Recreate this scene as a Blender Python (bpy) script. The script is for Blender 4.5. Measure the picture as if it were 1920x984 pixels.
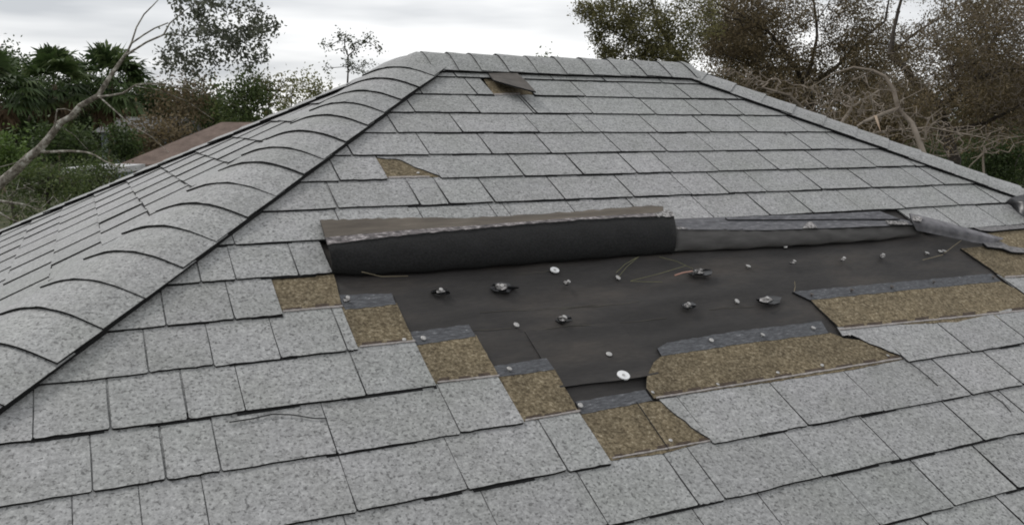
import bpy, math, random
import numpy as np
from mathutils import Matrix, Vector
rng = np.random.default_rng(7)
random.seed(7)
S = bpy.context.scene
for _o in list(bpy.data.objects): bpy.data.objects.remove(_o)

# ------------------------------------------------------------------ camera
RIDGE_Z = 4.45                      # height of the ridge above the ground
FPX, YAW, PITCH, ROLL = 1654.7047, 0.450457596, -0.164014267, 0.00717574778
CAM = np.array([-1.14093102, -3.22591154, -0.221458357 + RIDGE_Z])
P1, P2 = 0.478603003, 0.466839576   # pitch of the long faces, of the end faces
V0, EXPO, RL, CAPW = 0.171309489, 0.14, 1.2561214, 0.133864764
cy, sy, cp_, sp_, cr, sr = math.cos(YAW), math.sin(YAW), math.cos(PITCH), math.sin(PITCH), math.cos(ROLL), math.sin(ROLL)
FW = np.array([sy * cp_, cy * cp_, sp_]); RT = np.array([cy, -sy, 0.0]); UP = np.cross(RT, FW)
RT, UP = cr * RT + sr * UP, -sr * RT + cr * UP
cam = bpy.data.cameras.new('camera'); camo = bpy.data.objects.new('camera', cam)
S.collection.objects.link(camo); S.camera = camo
cam.sensor_width = 36; cam.lens = FPX * 36 / 1920; cam.clip_start = 0.05; cam.clip_end = 2000
camo.matrix_world = Matrix(((RT[0], UP[0], -FW[0], CAM[0]), (RT[1], UP[1], -FW[1], CAM[1]),
                            (RT[2], UP[2], -FW[2], CAM[2]), (0, 0, 0, 1)))

# ------------------------------------------------------------------ sky, sun, exposure
SUN_EL, SUN_AZ = math.radians(50), math.radians(-35)     # azimuth from +Y towards +X
w = bpy.data.worlds.new('World'); S.world = w; w.use_nodes = True
nt = w.node_tree; N = nt.nodes; N.clear(); Lk = nt.links.new
out = N.new('ShaderNodeOutputWorld'); bg = N.new('ShaderNodeBackground'); bg.inputs[1].default_value = 0.1
sky = N.new('ShaderNodeTexSky'); sky.sky_type = 'NISHITA'; sky.sun_disc = False
sky.sun_elevation = SUN_EL; sky.sun_rotation = SUN_AZ
tc = N.new('ShaderNodeTexCoord'); mp = N.new('ShaderNodeMapping'); mp.inputs['Scale'].default_value = (2.2, 2.2, 15)
mp.inputs['Location'].default_value = (0.4, 0.1, 0.3)
nz = N.new('ShaderNodeTexNoise'); nz.inputs['Scale'].default_value = 1.3; nz.inputs['Detail'].default_value = 4; nz.inputs['Roughness'].default_value = 0.45
rp = N.new('ShaderNodeValToRGB'); rp.color_ramp.elements[0].position = 0.34; rp.color_ramp.elements[1].position = 0.54
rp.color_ramp.elements[0].color = (0.56, 0.58, 0.61, 1); rp.color_ramp.elements[1].color = (1.06, 1.06, 1.06, 1)
sx = N.new('ShaderNodeSeparateXYZ'); mr = N.new('ShaderNodeMapRange')
mr.inputs[1].default_value = 0.055; mr.inputs[2].default_value = 0.17; mr.inputs[3].default_value = 0.0; mr.inputs[4].default_value = 0.42
mxg = N.new('ShaderNodeMix'); mxg.data_type = 'RGBA'; mxg.inputs[7].default_value = (0.66, 0.68, 0.71, 1)
vm = N.new('ShaderNodeVectorMath'); vm.operation = 'SCALE'; vm.inputs['Scale'].default_value = 10.7
mx = N.new('ShaderNodeMix'); mx.data_type = 'RGBA'; mx.inputs[0].default_value = 0.94
Lk(tc.outputs['Generated'], mp.inputs['Vector']); Lk(mp.outputs[0], nz.inputs['Vector']); Lk(nz.outputs['Fac'], rp.inputs[0])
Lk(tc.outputs['Generated'], sx.inputs[0]); Lk(sx.outputs['Z'], mr.inputs[0]); Lk(mr.outputs[0], mxg.inputs[0])
Lk(rp.outputs[0], mxg.inputs[6]); Lk(mxg.outputs[2], vm.inputs[0])
Lk(sky.outputs[0], mx.inputs[6]); Lk(vm.outputs[0], mx.inputs[7]); Lk(mx.outputs[2], bg.inputs[0]); Lk(bg.outputs[0], out.inputs[0])
sun = bpy.data.lights.new('sun', 'SUN'); sun.energy = 1.25; sun.angle = math.radians(12); sun.color = (1, 0.97, 0.93)
suno = bpy.data.objects.new('sun', sun); S.collection.objects.link(suno)
sd = Vector((math.sin(SUN_AZ) * math.cos(SUN_EL), math.cos(SUN_AZ) * math.cos(SUN_EL), math.sin(SUN_EL)))
suno.rotation_euler = sd.to_track_quat('Z', 'Y').to_euler(); suno.location = (0, 0, 30)
vs = S.view_settings; vs.view_transform = 'Standard'; vs.look = 'None'; vs.gamma = 1; vs.exposure = 0.0; vs.use_curve_mapping = False
S.cycles.filter_width = 1.9
S.cycles.max_bounces = 6

# ------------------------------------------------------------------ helpers
def ray(px, py):
    d = (px - 960) / FPX * RT - (py - 492.6) / FPX * UP + FW
    return d
def W(px, py, d):                    # a place seen at (px, py), d metres ahead
    return CAM + ray(px, py) * d
class Face:
    def __init__(s, o, eu, ev, ul, ur):
        s.o, s.eu, s.ev = np.array(o, float), np.array(eu, float), np.array(ev, float)
        s.n = np.cross(s.eu, -s.ev); s.ul, s.ur = ul, ur   # u limits as (a, b): u = a + b v
    def p(s, u, v, h=0.0): return s.o + u * s.eu + v * s.ev + h * s.n
    def uv(s, px, py, h=0.0):
        d = ray(px, py); o = s.o + h * s.n
        t = ((o - CAM) @ s.n) / (d @ s.n); X = CAM + d * t - s.o
        return X @ s.eu, X @ s.ev
    def at(s, px, py, h=0.0): return s.p(*s.uv(px, py, h), h)
c1, s1, c2, s2 = math.cos(P1), math.sin(P1), math.cos(P2), math.sin(P2)
K1 = s1 / math.tan(P2)               # front faces: half-width grows K1 per metre of slope
K2 = c1 * s2 / s1                    # end faces
Z0 = RIDGE_Z - .009
front = Face((0, 0, Z0), (1, 0, 0), (0, -c1, -s1), (0, -K1), (RL, K1))
back = Face((0, 0, Z0), (-1, 0, 0), (0, c1, -s1), (-RL, -K1), (0, K1))
left = Face((0, 0, Z0), (0, -1, 0), (-c2, 0, -s2), (0, -K2), (0, K2))
right = Face((RL, 0, Z0), (0, 1, 0), (c2, 0, -s2), (0, -K2), (0, K2))
VE = 4.0                             # length of the slopes
VE2 = VE * s1 / s2

class MB:
    def __init__(s): s.v, s.f, s.m, s.t = [], [], [], []
    def add(s, vs_, fs, m=0, t=0.5):
        b = len(s.v); s.v += [tuple(map(float, q)) for q in vs_]
        for k, f in enumerate(fs):
            s.f.append([b + i for i in f]); s.m.append(m[k] if isinstance(m, (list, tuple)) else m); s.t.append(t)
    def build(s, name, mats, parent=None, smooth=False):
        me = bpy.data.meshes.new(name); me.from_pydata(s.v, [], s.f)
        for m in (mats if isinstance(mats, (list, tuple)) else [mats]): me.materials.append(m)
        me.polygons.foreach_set('material_index', s.m)
        a = me.attributes.new('tint', 'FLOAT', 'FACE'); a.data.foreach_set('value', s.t)
        if smooth: me.polygons.foreach_set('use_smooth', [True] * len(s.f))
        me.update(); o = bpy.data.objects.new(name, me); S.collection.objects.link(o)
        if parent is not None: attach(o, parent)
        return o
def attach(o, parent):
    o.parent = parent; o.matrix_parent_inverse = Matrix.Translation(-np_loc(parent))
def np_loc(o):
    v = Vector(o.location)
    return v if o.parent is None else v
def npmesh(name, V, F, mats, tint=None, parent=None, midx=None, smooth=False):
    V = np.asarray(V, np.float32); F = np.asarray(F, np.int32); k = F.shape[1]
    me = bpy.data.meshes.new(name); me.vertices.add(len(V)); me.vertices.foreach_set('co', V.ravel())
    me.loops.add(F.size); me.loops.foreach_set('vertex_index', F.ravel())
    me.polygons.add(len(F)); me.polygons.foreach_set('loop_start', np.arange(0, F.size, k, dtype=np.int32))
    me.polygons.foreach_set('loop_total', np.full(len(F), k, np.int32))
    for m in (mats if isinstance(mats, (list, tuple)) else [mats]): me.materials.append(m)
    if midx is not None: me.polygons.foreach_set('material_index', np.asarray(midx, np.int32))
    if tint is not None:
        a = me.attributes.new('tint', 'FLOAT', 'FACE'); a.data.foreach_set('value', np.asarray(tint, np.float32))
    if smooth: me.polygons.foreach_set('use_smooth', np.ones(len(F), bool))
    me.update(); me.validate()
    o = bpy.data.objects.new(name, me); S.collection.objects.link(o)
    if parent is not None: attach(o, parent)
    return o
def empty(name, loc):
    o = bpy.data.objects.new(name, None); o.empty_display_size = 0.1; o.location = loc; S.collection.objects.link(o); return o
def tag(o, label=None, cat=None, group=None, kind=None):
    if label: o['label'] = label
    if cat: o['category'] = cat
    if group: o['group'] = group
    if kind: o['kind'] = kind
    return o

# ------------------------------------------------------------------ materials
def mat(name, stops, scale=20, detail=4, rough=0.9, coords='Object', dist=0.0, bump=0.0, bscale=None, spec=0.3, tint=0.0,
        extra=None, stretch=None, transl=0.0, rgh=0.55, metal=0.0, stain=None):
    m = bpy.data.materials.new(name); m.use_nodes = True; t = m.node_tree; n = t.nodes; L = t.links.new
    b = n['Principled BSDF']; b.inputs['Roughness'].default_value = rough; b.inputs['Metallic'].default_value = metal
    b.inputs['Specular IOR Level'].default_value = spec
    c = n.new('ShaderNodeTexCoord'); vec = c.outputs[coords]
    if stretch:
        q = n.new('ShaderNodeMapping'); q.inputs['Scale'].default_value = stretch; L(vec, q.inputs['Vector']); vec = q.outputs[0]
    z = n.new('ShaderNodeTexNoise'); z.inputs['Scale'].default_value = scale; z.inputs['Detail'].default_value = detail
    z.inputs['Roughness'].default_value = rgh; z.inputs['Distortion'].default_value = dist
    L(vec, z.inputs['Vector']); r = n.new('ShaderNodeValToRGB'); el = r.color_ramp.elements
    while len(el) < len(stops): el.new(0.5)
    for e, (p, col) in zip(el, stops): e.position = p; e.color = (*col, 1)
    L(z.outputs['Fac'], r.inputs[0]); col = r.outputs[0]
    if extra:                        # second, coarser or finer layer multiplied in
        for (sc, lo, hi, a, bcol) in extra:
            z2 = n.new('ShaderNodeTexNoise'); z2.inputs['Scale'].default_value = sc; z2.inputs['Detail'].default_value = 3
            L(vec, z2.inputs['Vector']); r2 = n.new('ShaderNodeValToRGB')
            r2.color_ramp.elements[0].position = lo; r2.color_ramp.elements[1].position = hi
            r2.color_ramp.elements[0].color = (*a, 1); r2.color_ramp.elements[1].color = (*bcol, 1)
            L(z2.outputs['Fac'], r2.inputs[0])
            x = n.new('ShaderNodeMix'); x.data_type = 'RGBA'; x.blend_type = 'MULTIPLY'; x.inputs[0].default_value = 1
            L(col, x.inputs[6]); L(r2.outputs[0], x.inputs[7]); col = x.outputs[2]
    if tint:
        a = n.new('ShaderNodeAttribute'); a.attribute_name = 'tint'
        g = n.new('ShaderNodeMapRange'); g.inputs[3].default_value = 1 - tint; g.inputs[4].default_value = 1 + tint
        L(a.outputs['Fac'], g.inputs[0]); x = n.new('ShaderNodeVectorMath'); x.operation = 'SCALE'
        L(col, x.inputs[0]); L(g.outputs[0], x.inputs['Scale']); col = x.outputs[0]
    L(col, b.inputs['Base Color'])
    if bump:
        z3 = n.new('ShaderNodeTexNoise'); z3.inputs['Scale'].default_value = bscale or scale; z3.inputs['Detail'].default_value = 3
        L(vec, z3.inputs['Vector']); u = n.new('ShaderNodeBump'); u.inputs['Strength'].default_value = bump; u.inputs['Distance'].default_value = 0.004
        L(z3.outputs['Fac'], u.inputs['Height']); L(u.outputs[0], b.inputs['Normal'])
    if transl:
        tr = n.new('ShaderNodeBsdfTranslucent'); L(col, tr.inputs[0]); ms = n.new('ShaderNodeMixShader'); ms.inputs[0].default_value = transl
        L(b.outputs[0], ms.inputs[1]); L(tr.outputs[0], ms.inputs[2]); L(ms.outputs[0], n['Material Output'].inputs[0])
    return m
g = lambda x, r=1, gg=1, b=1: (x * r, x * gg, x * b)
SH = mat('grey_shingle', [(0.28, (.13,.129,.126)), (0.43, (.238,.239,.234)), (0.56, (.308,.310,.303)), (0.72, (.45,.45,.44))], scale=125, detail=6, rough=0.62, rgh=0.7,
         extra=[(150, 0.35, 0.44, g(.42), (1, 1, 1)), (45, 0.32, 0.60, g(.86), g(1.06)), (7, 0.30, 0.62, (.91, .91, .89), (1.03, 1.02, 1.03)), (1.7, 0.35, 0.65, (.93, .95, .94), (1.05, 1.04, 1.06))],
         bump=0.35, bscale=160, tint=0.06, spec=0.5)
EDGE = mat('asphalt_edge', [(0.3, g(.006)), (0.7, g(.018))], scale=200, rough=0.9)
JOINT = mat('dusty_joint_edge', [(0.3, g(.035)), (0.7, g(.10))], scale=120, rough=0.9)
DECK = mat('roof_deck', [(0.3, g(.05, 1.2, 1, .8)), (0.7, g(.09, 1.2, 1, .8))], scale=12)
BROWN = mat('brown_granules', [(0.30, (.040, .032, .022)), (0.45, (.122, .100, .066)), (0.57, (.195, .164, .112)), (0.70, (.36, .32, .24))], scale=125, detail=5, rgh=0.7,
            extra=[(7, 0.3, 0.65, (.84, .82, .80), (1.08, 1.05, 1.0)), (30, 0.3, 0.6, g(.8), g(1.05))], bump=0.5, bscale=160, tint=0.08, rough=0.95, spec=0.15)
BAND = mat('weathered_nail_strip', [(0.35, (.045, .046, .050)), (0.55, (.088, .091, .098)), (0.64, (.12, .123, .13)), (0.72, (.34, .34, .35))], scale=60, detail=5, stretch=(1, 3, 3), rgh=0.7, rough=0.85)
FELT = mat('roofing_felt', [(0.3, (.019, .0176, .0168)), (0.5, (.031, .0284, .0268)), (0.68, (.050, .0435, .038))], scale=5, detail=5, stretch=(0.6, 2.2, 2.2), rough=0.72, spec=0.3,
           extra=[(70, 0.3, 0.7, g(.85), g(1.12))], bump=0.08, bscale=90)
CLEAN = mat('unfaded_shingle', [(0.3, (.20, .18, .17)), (0.7, (.36, .335, .32))], scale=140, rough=0.9)
SEAL = mat('tar_sealant', [(0.3, (.04, .029, .022)), (0.7, (.085, .062, .045))], scale=90, rough=0.85)
ROLL = mat('asphalt_backing', [(0.3, (.010, .010, .0105)), (0.6, (.015, .015, .0165)), (0.78, (.032, .034, .038))], scale=14, detail=5, stretch=(0.5, 1.5, 1.5), rough=0.33, spec=0.5, rgh=0.65)
ROLLG = mat('grey_backing', [(0.3, (.035, .033, .031)), (0.6, (.062, .059, .056)), (0.78, (.12, .115, .11))], scale=22, detail=5, stretch=(0.4, 1.4, 1.4), rough=0.7, rgh=0.65)
UNDER = mat('brown_backing', [(0.3, (.058, .048, .038)), (0.6, (.102, .086, .068)), (0.75, (.15, .128, .104))], scale=18, detail=5, stretch=(0.4, 1.6, 1.6), rough=0.85, rgh=0.65)
SPECK = mat('speckled_sealant', [(0.40, (.045, .04, .04)), (0.54, (.15, .135, .135)), (0.68, (.42, .39, .39))], scale=60, detail=4, rgh=0.7, rough=0.8)
LIFT = mat('lifted_tab_backing', [(0.3, (.05, .043, .037)), (0.7, (.085, .075, .066))], scale=30, detail=4, rough=0.75)
METAL = mat('nail_steel', [(0.3, (.30, .29, .28)), (0.7, (.55, .54, .52))], scale=300, rough=0.45, metal=0.7)
RUST = mat('dull_nail', [(0.3, (.05, .045, .04)), (0.7, (.14, .12, .11))], scale=300, rough=0.6, metal=0.5)
WHITE = mat('white_plastic', [(0.3, g(.66)), (0.7, g(.76))], scale=80, rough=0.5)
PALE = mat('pale_torn_fibre', [(0.35, (.06, .058, .055)), (0.5, (.23, .22, .215)), (0.7, (.50, .48, .47))], scale=130, detail=4, rough=0.9)
NEEDLE = mat('pine_needle_green', [(0.3, (.10, .105, .055)), (0.7, (.17, .16, .09))], scale=50)
STRAW = mat('dry_needle', [(0.3, (.17, .145, .10)), (0.7, (.27, .23, .16))], scale=50)
PINK = mat('pinkish_twig', [(0.3, (.30, .17, .13)), (0.7, (.42, .26, .21))], scale=60)
SCUFF = mat('chalk_mark', [(0.3, (.045, .042, .036)), (0.7, (.085, .080, .065))], scale=30)

# ------------------------------------------------------------------ ground
def quad_sheet(name, pts, m):
    b = MB(); b.add(pts, [list(range(len(pts)))]); return b.build(name, m)
GRASS = mat('storm_littered_lawn', [(0.3, (.020, .024, .010)), (0.5, (.045, .050, .020)), (0.7, (.10, .085, .05))], scale=0.9, detail=8, rgh=0.7, rough=1)
tag(quad_sheet('ground', [(-900, -900, 0), (900, -900, 0), (900, 900, 0), (-900, 900, 0)], GRASS), kind='structure')

# ------------------------------------------------------------------ the house
house = empty('house', (RL / 2, 0, 0))
tag(house, 'house with storm-damaged grey shingle hip roof filling the foreground', 'house')

def clip(poly, a, b, c):             # keep a*u + b*v <= c
    o = []
    for i in range(len(poly)):
        p, q = poly[i], poly[(i + 1) % len(poly)]
        dp, dq = a * p[0] + b * p[1] - c, a * q[0] + b * q[1] - c
        if dp <= 0: o.append(p)
        if dp * dq < 0:
            t = dp / (dp - dq); o.append((p[0] + (q[0] - p[0]) * t, p[1] + (q[1] - p[1]) * t))
    return o
HC = 0.055                           # shingles stop this far from the hip line, under the cap
def hipclip(f, poly, off=HC):
    for (a0, k), s in ((f.ul, -1), (f.ur, 1)):
        nn = math.hypot(1, k)        # s*(u - a0 - k v) <= -off*nn
        poly = clip(poly, s, -s * k, s * a0 - off * nn)
        if len(poly) < 3: return []
    return poly
def slab(b, f, poly, hfun, thick, m=0, me=1, t=0.5, mj=None):
    n = len(poly); top = [f.p(u, v, hfun(u, v)) for u, v in poly]; bot = [f.p(u, v, hfun(u, v) - thick) for u, v in poly]
    ms = [me if mj is None or abs(poly[(i + 1) % n][0] - poly[i][0]) > abs(poly[(i + 1) % n][1] - poly[i][1]) else mj for i in range(n)]
    b.add(top + bot, [list(range(n))] + [[i, n + i, n + (i + 1) % n, (i + 1) % n] for i in range(n)], [m] + ms, t)
def ccw(poly):
    A = sum(poly[i][0] * poly[(i + 1) % len(poly)][1] - poly[(i + 1) % len(poly)][0] * poly[i][1] for i in range(len(poly)))
    return poly if A < 0 else poly[::-1]     # v runs downslope, so this faces outward
def tab(b, f, ua, ub, vt, vb, t, poly=None, step=0.0):
    hi = f is front and (vb < 1.15 or ua > .3); gap = random.uniform(.0020, .0030) if hi else random.uniform(.0008, .0019)
    if poly is None:
        j = lambda s=.001: random.uniform(-s, s)
        ua2, ub2 = ua + gap + j(.0008), ub - gap + j(.0008); dv = j(.0018); sk = j(.0022)
        n = 7; low = []
        for i in range(n + 1):
            x = i / n; low.append((ua2 + (ub2 - ua2) * x, vb + dv + sk * (x - .5) + j(.0016)))
        c = .004
        low[0] = (low[0][0] + c * .6, low[0][1]); low[-1] = (low[-1][0] - c * .6, low[-1][1])
        poly = [(ua2, vt - .03), (ua2 + j(), (vt + vb) / 2), (ua2, vb + dv - c)] + low + [(ub2, vb + dv - c), (ub2 + j(), (vt + vb) / 2), (ub2, vt - .03)]
    poly = hipclip(f, poly)
    if len(poly) < 3: return
    lift = random.uniform(-.0006, .0014); tl = random.uniform(-.004, .004); um = (ua + ub) / 2
    hf = lambda u, v: .0030 + (.0062 + lift) * max(0, (v - vt + .03)) / (vb - vt + .03) + tl * (u - um) * (v - vt) / (vb - vt) + step * (u - um)
    slab(b, f, ccw(poly), hf, .0056, t=t, mj=1 if hi or f is not front else 2)
WID = [.24, .24, .26, .22, .25, .21, .28, .15, .08]
def fill(a, b_, step=None):
    r = [a]
    while r[-1] < b_ - .06: r.append(r[-1] + random.choice(WID))
    return r
def course(b, f, k, vt, vb, joints, present=None, seg_gap=None):
    for ua, ub in zip(joints[:-1], joints[1:]):
        tab(b, f, ua, ub, vt, vb, random.random(), step=(random.uniform(.006, .020) if f is left else 0))
def understrip(b, f, ua, ub, vt, vb):
    poly = hipclip(f, [(ua, vt - .03), (ua, vb - .004), (ub, vb - .004), (ub, vt - .03)])
    if len(poly) > 2: slab(b, f, ccw(poly), lambda u, v: .0022, .004)
    u = ua                           # the backing layer peeps out below some stretches of the course
    while u < ub:
        L = random.uniform(.07, .2)
        if random.random() < .6:
            e = min(u + L, ub); q = hipclip(f, [(u, vb - .02), (u, vb + random.uniform(.002, .0055)), (e, vb + random.uniform(.002, .0055)), (e, vb - .02)])
            if len(q) > 2: slab(b, f, ccw(q), lambda u, v: .0055, .003, m=1)
        u += L + random.uniform(.02, .1)

U = lambda p: front.uv(*p, .008)[0]
# courses of the near slope: joints read off where each sits; 'L'/'R' run on to the hips
ROWS = {
 1: [['L', (853.7, 142), (945, 145), (1035, 147.5), (1131, 149), (1239, 153), 'R']],
 2: [['L', (894, 176), (926, 177)], [(1000, 177), (1096, 179), (1187.5, 182), (1291, 181), 'R']],
 3: [['L', (776.6, 208), (899, 210), (999, 211), (1005, 211), (1110, 211), (1227.5, 212), (1312.5, 212.5), (1392.5, 214), 'R']],
 4: [['L', (742, 244), (867, 247), (1009, 246), (1091, 246), (1125, 246), (1230, 246), (1331, 245.5), (1416, 245), (1511, 245), 'R']],
 5: [['L', (659, 288), (803.5, 287), (921, 286), (1031, 284), (1160, 280), (1246, 279), (1336, 279), (1420, 279), (1518, 278), (1582, 274), 'R']],
 6: [['L', (635, 334), (727.5, 334)], [(824, 332), (981, 327), (1091, 325), (1192.5, 322), (1257.5, 320), (1344, 317), (1455.5, 315), (1546.6, 312), (1640.5, 311), 'R']],
 7: [['L', (631, 386), (784, 377), (839, 377), (925, 376), (1059, 374), (1187, 367), (1294, 362), (1361, 357), (1432.5, 355), (1539, 354), (1631, 349), (1732.5, 346), (1767.5, 345), 'R']],
 8: [['L', (438, 452), (627.5, 395), (780, 384), (916, 382), (942, 380), (1061, 375), (1174, 371), (1296, 366), (1405, 368), (1521, 396), (1614, 392.5), (1695, 389), (1792.5, 381), (1875, 380), 'R']],
 9: [['L', (375, 520), (440, 517.5), (557.5, 507), (622, 506)], [(1732, 430), (1754, 390), (1834, 387), 'R']],
 10: [['L', (311, 602), (437.5, 589), (529, 585)], [(1985, 462), 'R']],
 11: [['L', (277.5, 692), (400, 680), (525, 666), (650, 652), (672, 652)], [(2045, 512), 'R']],
 12: [['L', (61.7, 814), (206.6, 796.5), (351.5, 777.7), (459, 763), (686, 738.6), (817, 719)], [(1900, 535), 'R']],
 13: [['L', (173, 912), (311, 892), (414.5, 878), (630, 840.5), (862.5, 810.5), (982, 789)], [(1690, 667), (1816, 655), (1862, 586), 'R']],
 14: [['L', (136, 960), (259, 910), (392, 983), (667.5, 953), (875, 912), (1062.5, 879), (1145, 863)], [(1331, 824), (1510, 792), (1652.5, 766), (1815, 734), (1915, 719), 'R']],
 15: [['L', (642.5, 963), (920, 956), (1140, 983), (1309, 944), (1356, 930.5), (1537.5, 888), (1682.5, 856), (1841, 822.5), (1872, 730), 'R']],
 16: [['L', (1320, 983), (1467, 984), (1644, 978), (1785, 944), (1906, 914), 'R']],
 17: [['L', (1885, 946), 'R']],
}
TORN = {6: [[(703, 288), (803, 287), (823, 331), (795, 319.5), (778, 314), (762, 305), (752, 300), (742, 297.5), (725, 297.5), (708, 295)]],
        13: [[(1570, 612), (1632, 609), (1688, 667), (1668, 660), (1650, 651), (1630, 644), (1612, 634), (1597, 627), (1580, 629)]],
        14: [[(1236, 747), (1269, 743), (1330, 823), (1312, 812), (1296, 801), (1285, 789), (1270, 779), (1256, 767), (1247, 758)]]}
b = MB(); k = 1
while True:
    vb = V0 + (k - 1) * EXPO; vt = vb - EXPO
    if vb > VE: break
    uL, uR = -K1 * vb, RL + K1 * vb
    for seg in ROWS.get(k, [['L', 'R']]):
        j = [U(p) for p in seg if not isinstance(p, str)]
        if not j: j = [uL + random.uniform(.05, .3)]
        j = sorted(j)
        if seg[0] == 'L':
            while j[0] > uL - .05: j.insert(0, j[0] - random.choice(WID[:7]))
        if seg[-1] == 'R':
            while j[-1] < uR + .05: j.append(j[-1] + random.choice(WID[:7]))
        course(b, front, k, vt, vb, j); understrip(b, front, j[0], j[-1], vt, vb)
    for px in TORN.get(k, []):
        poly = [front.uv(*q, .006) for q in px]; tab(b, front, min(q[0] for q in poly), max(q[0] for q in poly), vt, vb, .6, poly=poly)
    k += 1
so = b.build('roof_slope', [SH, EDGE, JOINT], house); so['label'] = 'near roof slope with torn and missing shingles'
def plain_slope(f, v0, vend, joints_fun, label):
    b = MB(); k = 0
    while v0 + k * EXPO < vend:
        vb = v0 + k * EXPO; vt = vb - EXPO
        u0, u1 = f.ul[0] + f.ul[1] * vb, f.ur[0] + f.ur[1] * vb
        j = joints_fun(u0, u1, k)
        course(b, f, k, vt, vb, j); understrip(b, f, j[0], j[-1], vt, vb); k += 1
    o = b.build('roof_slope', [SH, EDGE, JOINT], house); o['label'] = label
def racked(u0, u1, k):               # joints step by half a tab from course to course
    st = math.floor((u0 - .3) / .245) * .245 + (.1225 if k % 2 else 0) + random.uniform(-.012, .012); r = [st]
    while r[-1] < u1 + .05: r.append(r[-1] + .245)
    return r
plain_slope(left, .12, VE2, racked, 'end slope beyond the hip, pale shingles in neat rows')
plain_slope(right, .15, VE2, racked, 'hidden end slope')
plain_slope(back, .16, VE, racked, 'hidden rear slope')
# deck under everything
b = MB()
for f, L in ((front, VE), (back, VE), (left, VE2), (right, VE2)):
    h = -.012
    A = [(f.ul[0], 0.0), (f.ul[0] + f.ul[1] * L, L), (f.ur[0] + f.ur[1] * L, L), (f.ur[0], 0.0)]
    if abs(f.ul[0] - f.ur[0]) < 1e-6: A = A[:3]
    b.add([f.p(u, v, h) for u, v in A], [list(range(len(A)))])
b.build('roof_deck', DECK, house)

# sheets: a grid of points with thickness
def sheet(b, G, thick, mtop=0, medge=1, mbot=None, rowmat=None, t=0.5):
    G = np.asarray(G, float); n, m = G.shape[:2]
    du = np.gradient(G, axis=1); dv = np.gradient(G, axis=0); nn = np.cross(du, dv); nn /= np.linalg.norm(nn, axis=2, keepdims=True) + 1e-12
    if nn[..., 2].mean() < 0: nn = -nn
    B = G - nn * thick; V = np.concatenate([G.reshape(-1, 3), B.reshape(-1, 3)]); o = n * m
    F, M = [], []
    ix = lambda i, j: i * m + j
    for i in range(n - 1):
        for j in range(m - 1):
            F.append([ix(i, j), ix(i + 1, j), ix(i + 1, j + 1), ix(i, j + 1)]); M.append(rowmat[i] if rowmat else mtop)
            F.append([o + ix(i, j), o + ix(i, j + 1), o + ix(i + 1, j + 1), o + ix(i + 1, j)]); M.append(medge if mbot is None else mbot)
    for i in range(n - 1):
        for j in (0, m - 1): F.append([ix(i, j), o + ix(i, j), o + ix(i + 1, j), ix(i + 1, j)]); M.append(medge)
    for j in range(m - 1):
        for i in (0, n - 1): F.append([ix(i, j), ix(i, j + 1), o + ix(i, j + 1), o + ix(i, j)]); M.append(medge)
    b.add(V, F, M, t)

def cap_run(name, A, D, sa, sb, na, nb, starts, length, label, wid=.144, r=.105, base=.0205, seed=1, edges=True, lift=.0054, rag=.5, et=0.0, droop=0.0):
    """bent cap shingles along a hip or ridge: A start, D direction, sa/sb the ways down each face"""
    rr = random.Random(seed); b = MB(); A = np.array(A, float)
    tt = [-1, -.82, -.66, -.5, -.36, -.24, -.12, 0, .12, .24, .36, .5, .66, .82, 1]
    def prof(t, w):
        x = t * w
        if abs(x) >= r: p = (sa * x if x > 0 else -sb * x)
        else:
            q = (x / r + 1) / 2; p = (1 - q) ** 2 * (sb * r) + q ** 2 * (sa * r)
        nn = na * (1 + t) / 2 + nb * (1 - t) / 2; return p, nn / np.linalg.norm(nn)
    for i, s in enumerate(starts):
        s_up = max(-.06 if droop else -.03, s - (starts[i] - starts[i - 1] if i else .14) - .045)
        tl = rr.uniform(-.004, .004) * rag; lf = rr.uniform(-.001, .003) * rag; sk = rr.uniform(-.006, .006) * rag; wj = wid + rr.uniform(-.003, .004)
        G = []
        for q in np.linspace(0, 1, 5):
            row = []
            for t in tt:
                p, nn = prof(t, wj)
                h = base * (1 - et * t * t) + .0015 + (lift + lf) * q + tl * t * q + (.004 * q * (1 - abs(t)) * rr.uniform(.3, 1))
                sx_ = s_up + (s - s_up) * q + sk * t * q; over = (max(0, sx_ - length) + max(0, -sx_)) if droop else 0
                row.append(A + D * sx_ + p * max(.35, 1 - 7 * over) + nn * h * max(.3, 1 - 9 * over) - np.array([0, 0, over * droop]))
            G.append(row)
        sheet(b, G, .0044, t=rr.random())
    # dark sheet closing the run underneath: the caps' shadow gap put in as colour
    G = []
    for s in (max(starts[0] - .15, .07 if droop else 0), min(starts[-1], length) - (.06 if droop else .01)):
        G.append([A + D * s + prof(t, wid - .003)[0] + prof(t, wid)[1] * (base * (1 - et * t * t) - .004) for t in tt])
    sheet(b, G, max(.006, base * (1 - et) - .006), mtop=1)
    o = b.build(name, [SH, EDGE], house, smooth=False); o['label'] = label
    return o
def hip_frame(fa, ka, sgn, apex, fb):
    """direction of a hip and the ways down the two faces, square to it"""
    D = fa.ev + sgn * ka * fa.eu; D /= np.linalg.norm(D)
    sa = -sgn * fa.eu; sa = sa - D * (sa @ D); sa /= np.linalg.norm(sa)
    x = fb.eu if (fb.eu @ sa) < 0 else -fb.eu
    x = fb.ev if False else x
    sb = x - D * (x @ D); sb /= np.linalg.norm(sb)
    return D, sa, sb
LEN = VE * math.sqrt(1 + K1 * K1)
st = [.145, .278, .414, .535, .655, .796, .928, 1.041, 1.183, 1.313, 1.443, 1.573, 1.705, 1.827, 1.955]
while st[-1] < LEN - .05: st.append(st[-1] + .13)
reg = [.1 + .132 * i for i in range(int((LEN - .1) / .132))]
D, sa, sb = hip_frame(front, K1, -1, None, left)
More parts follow.
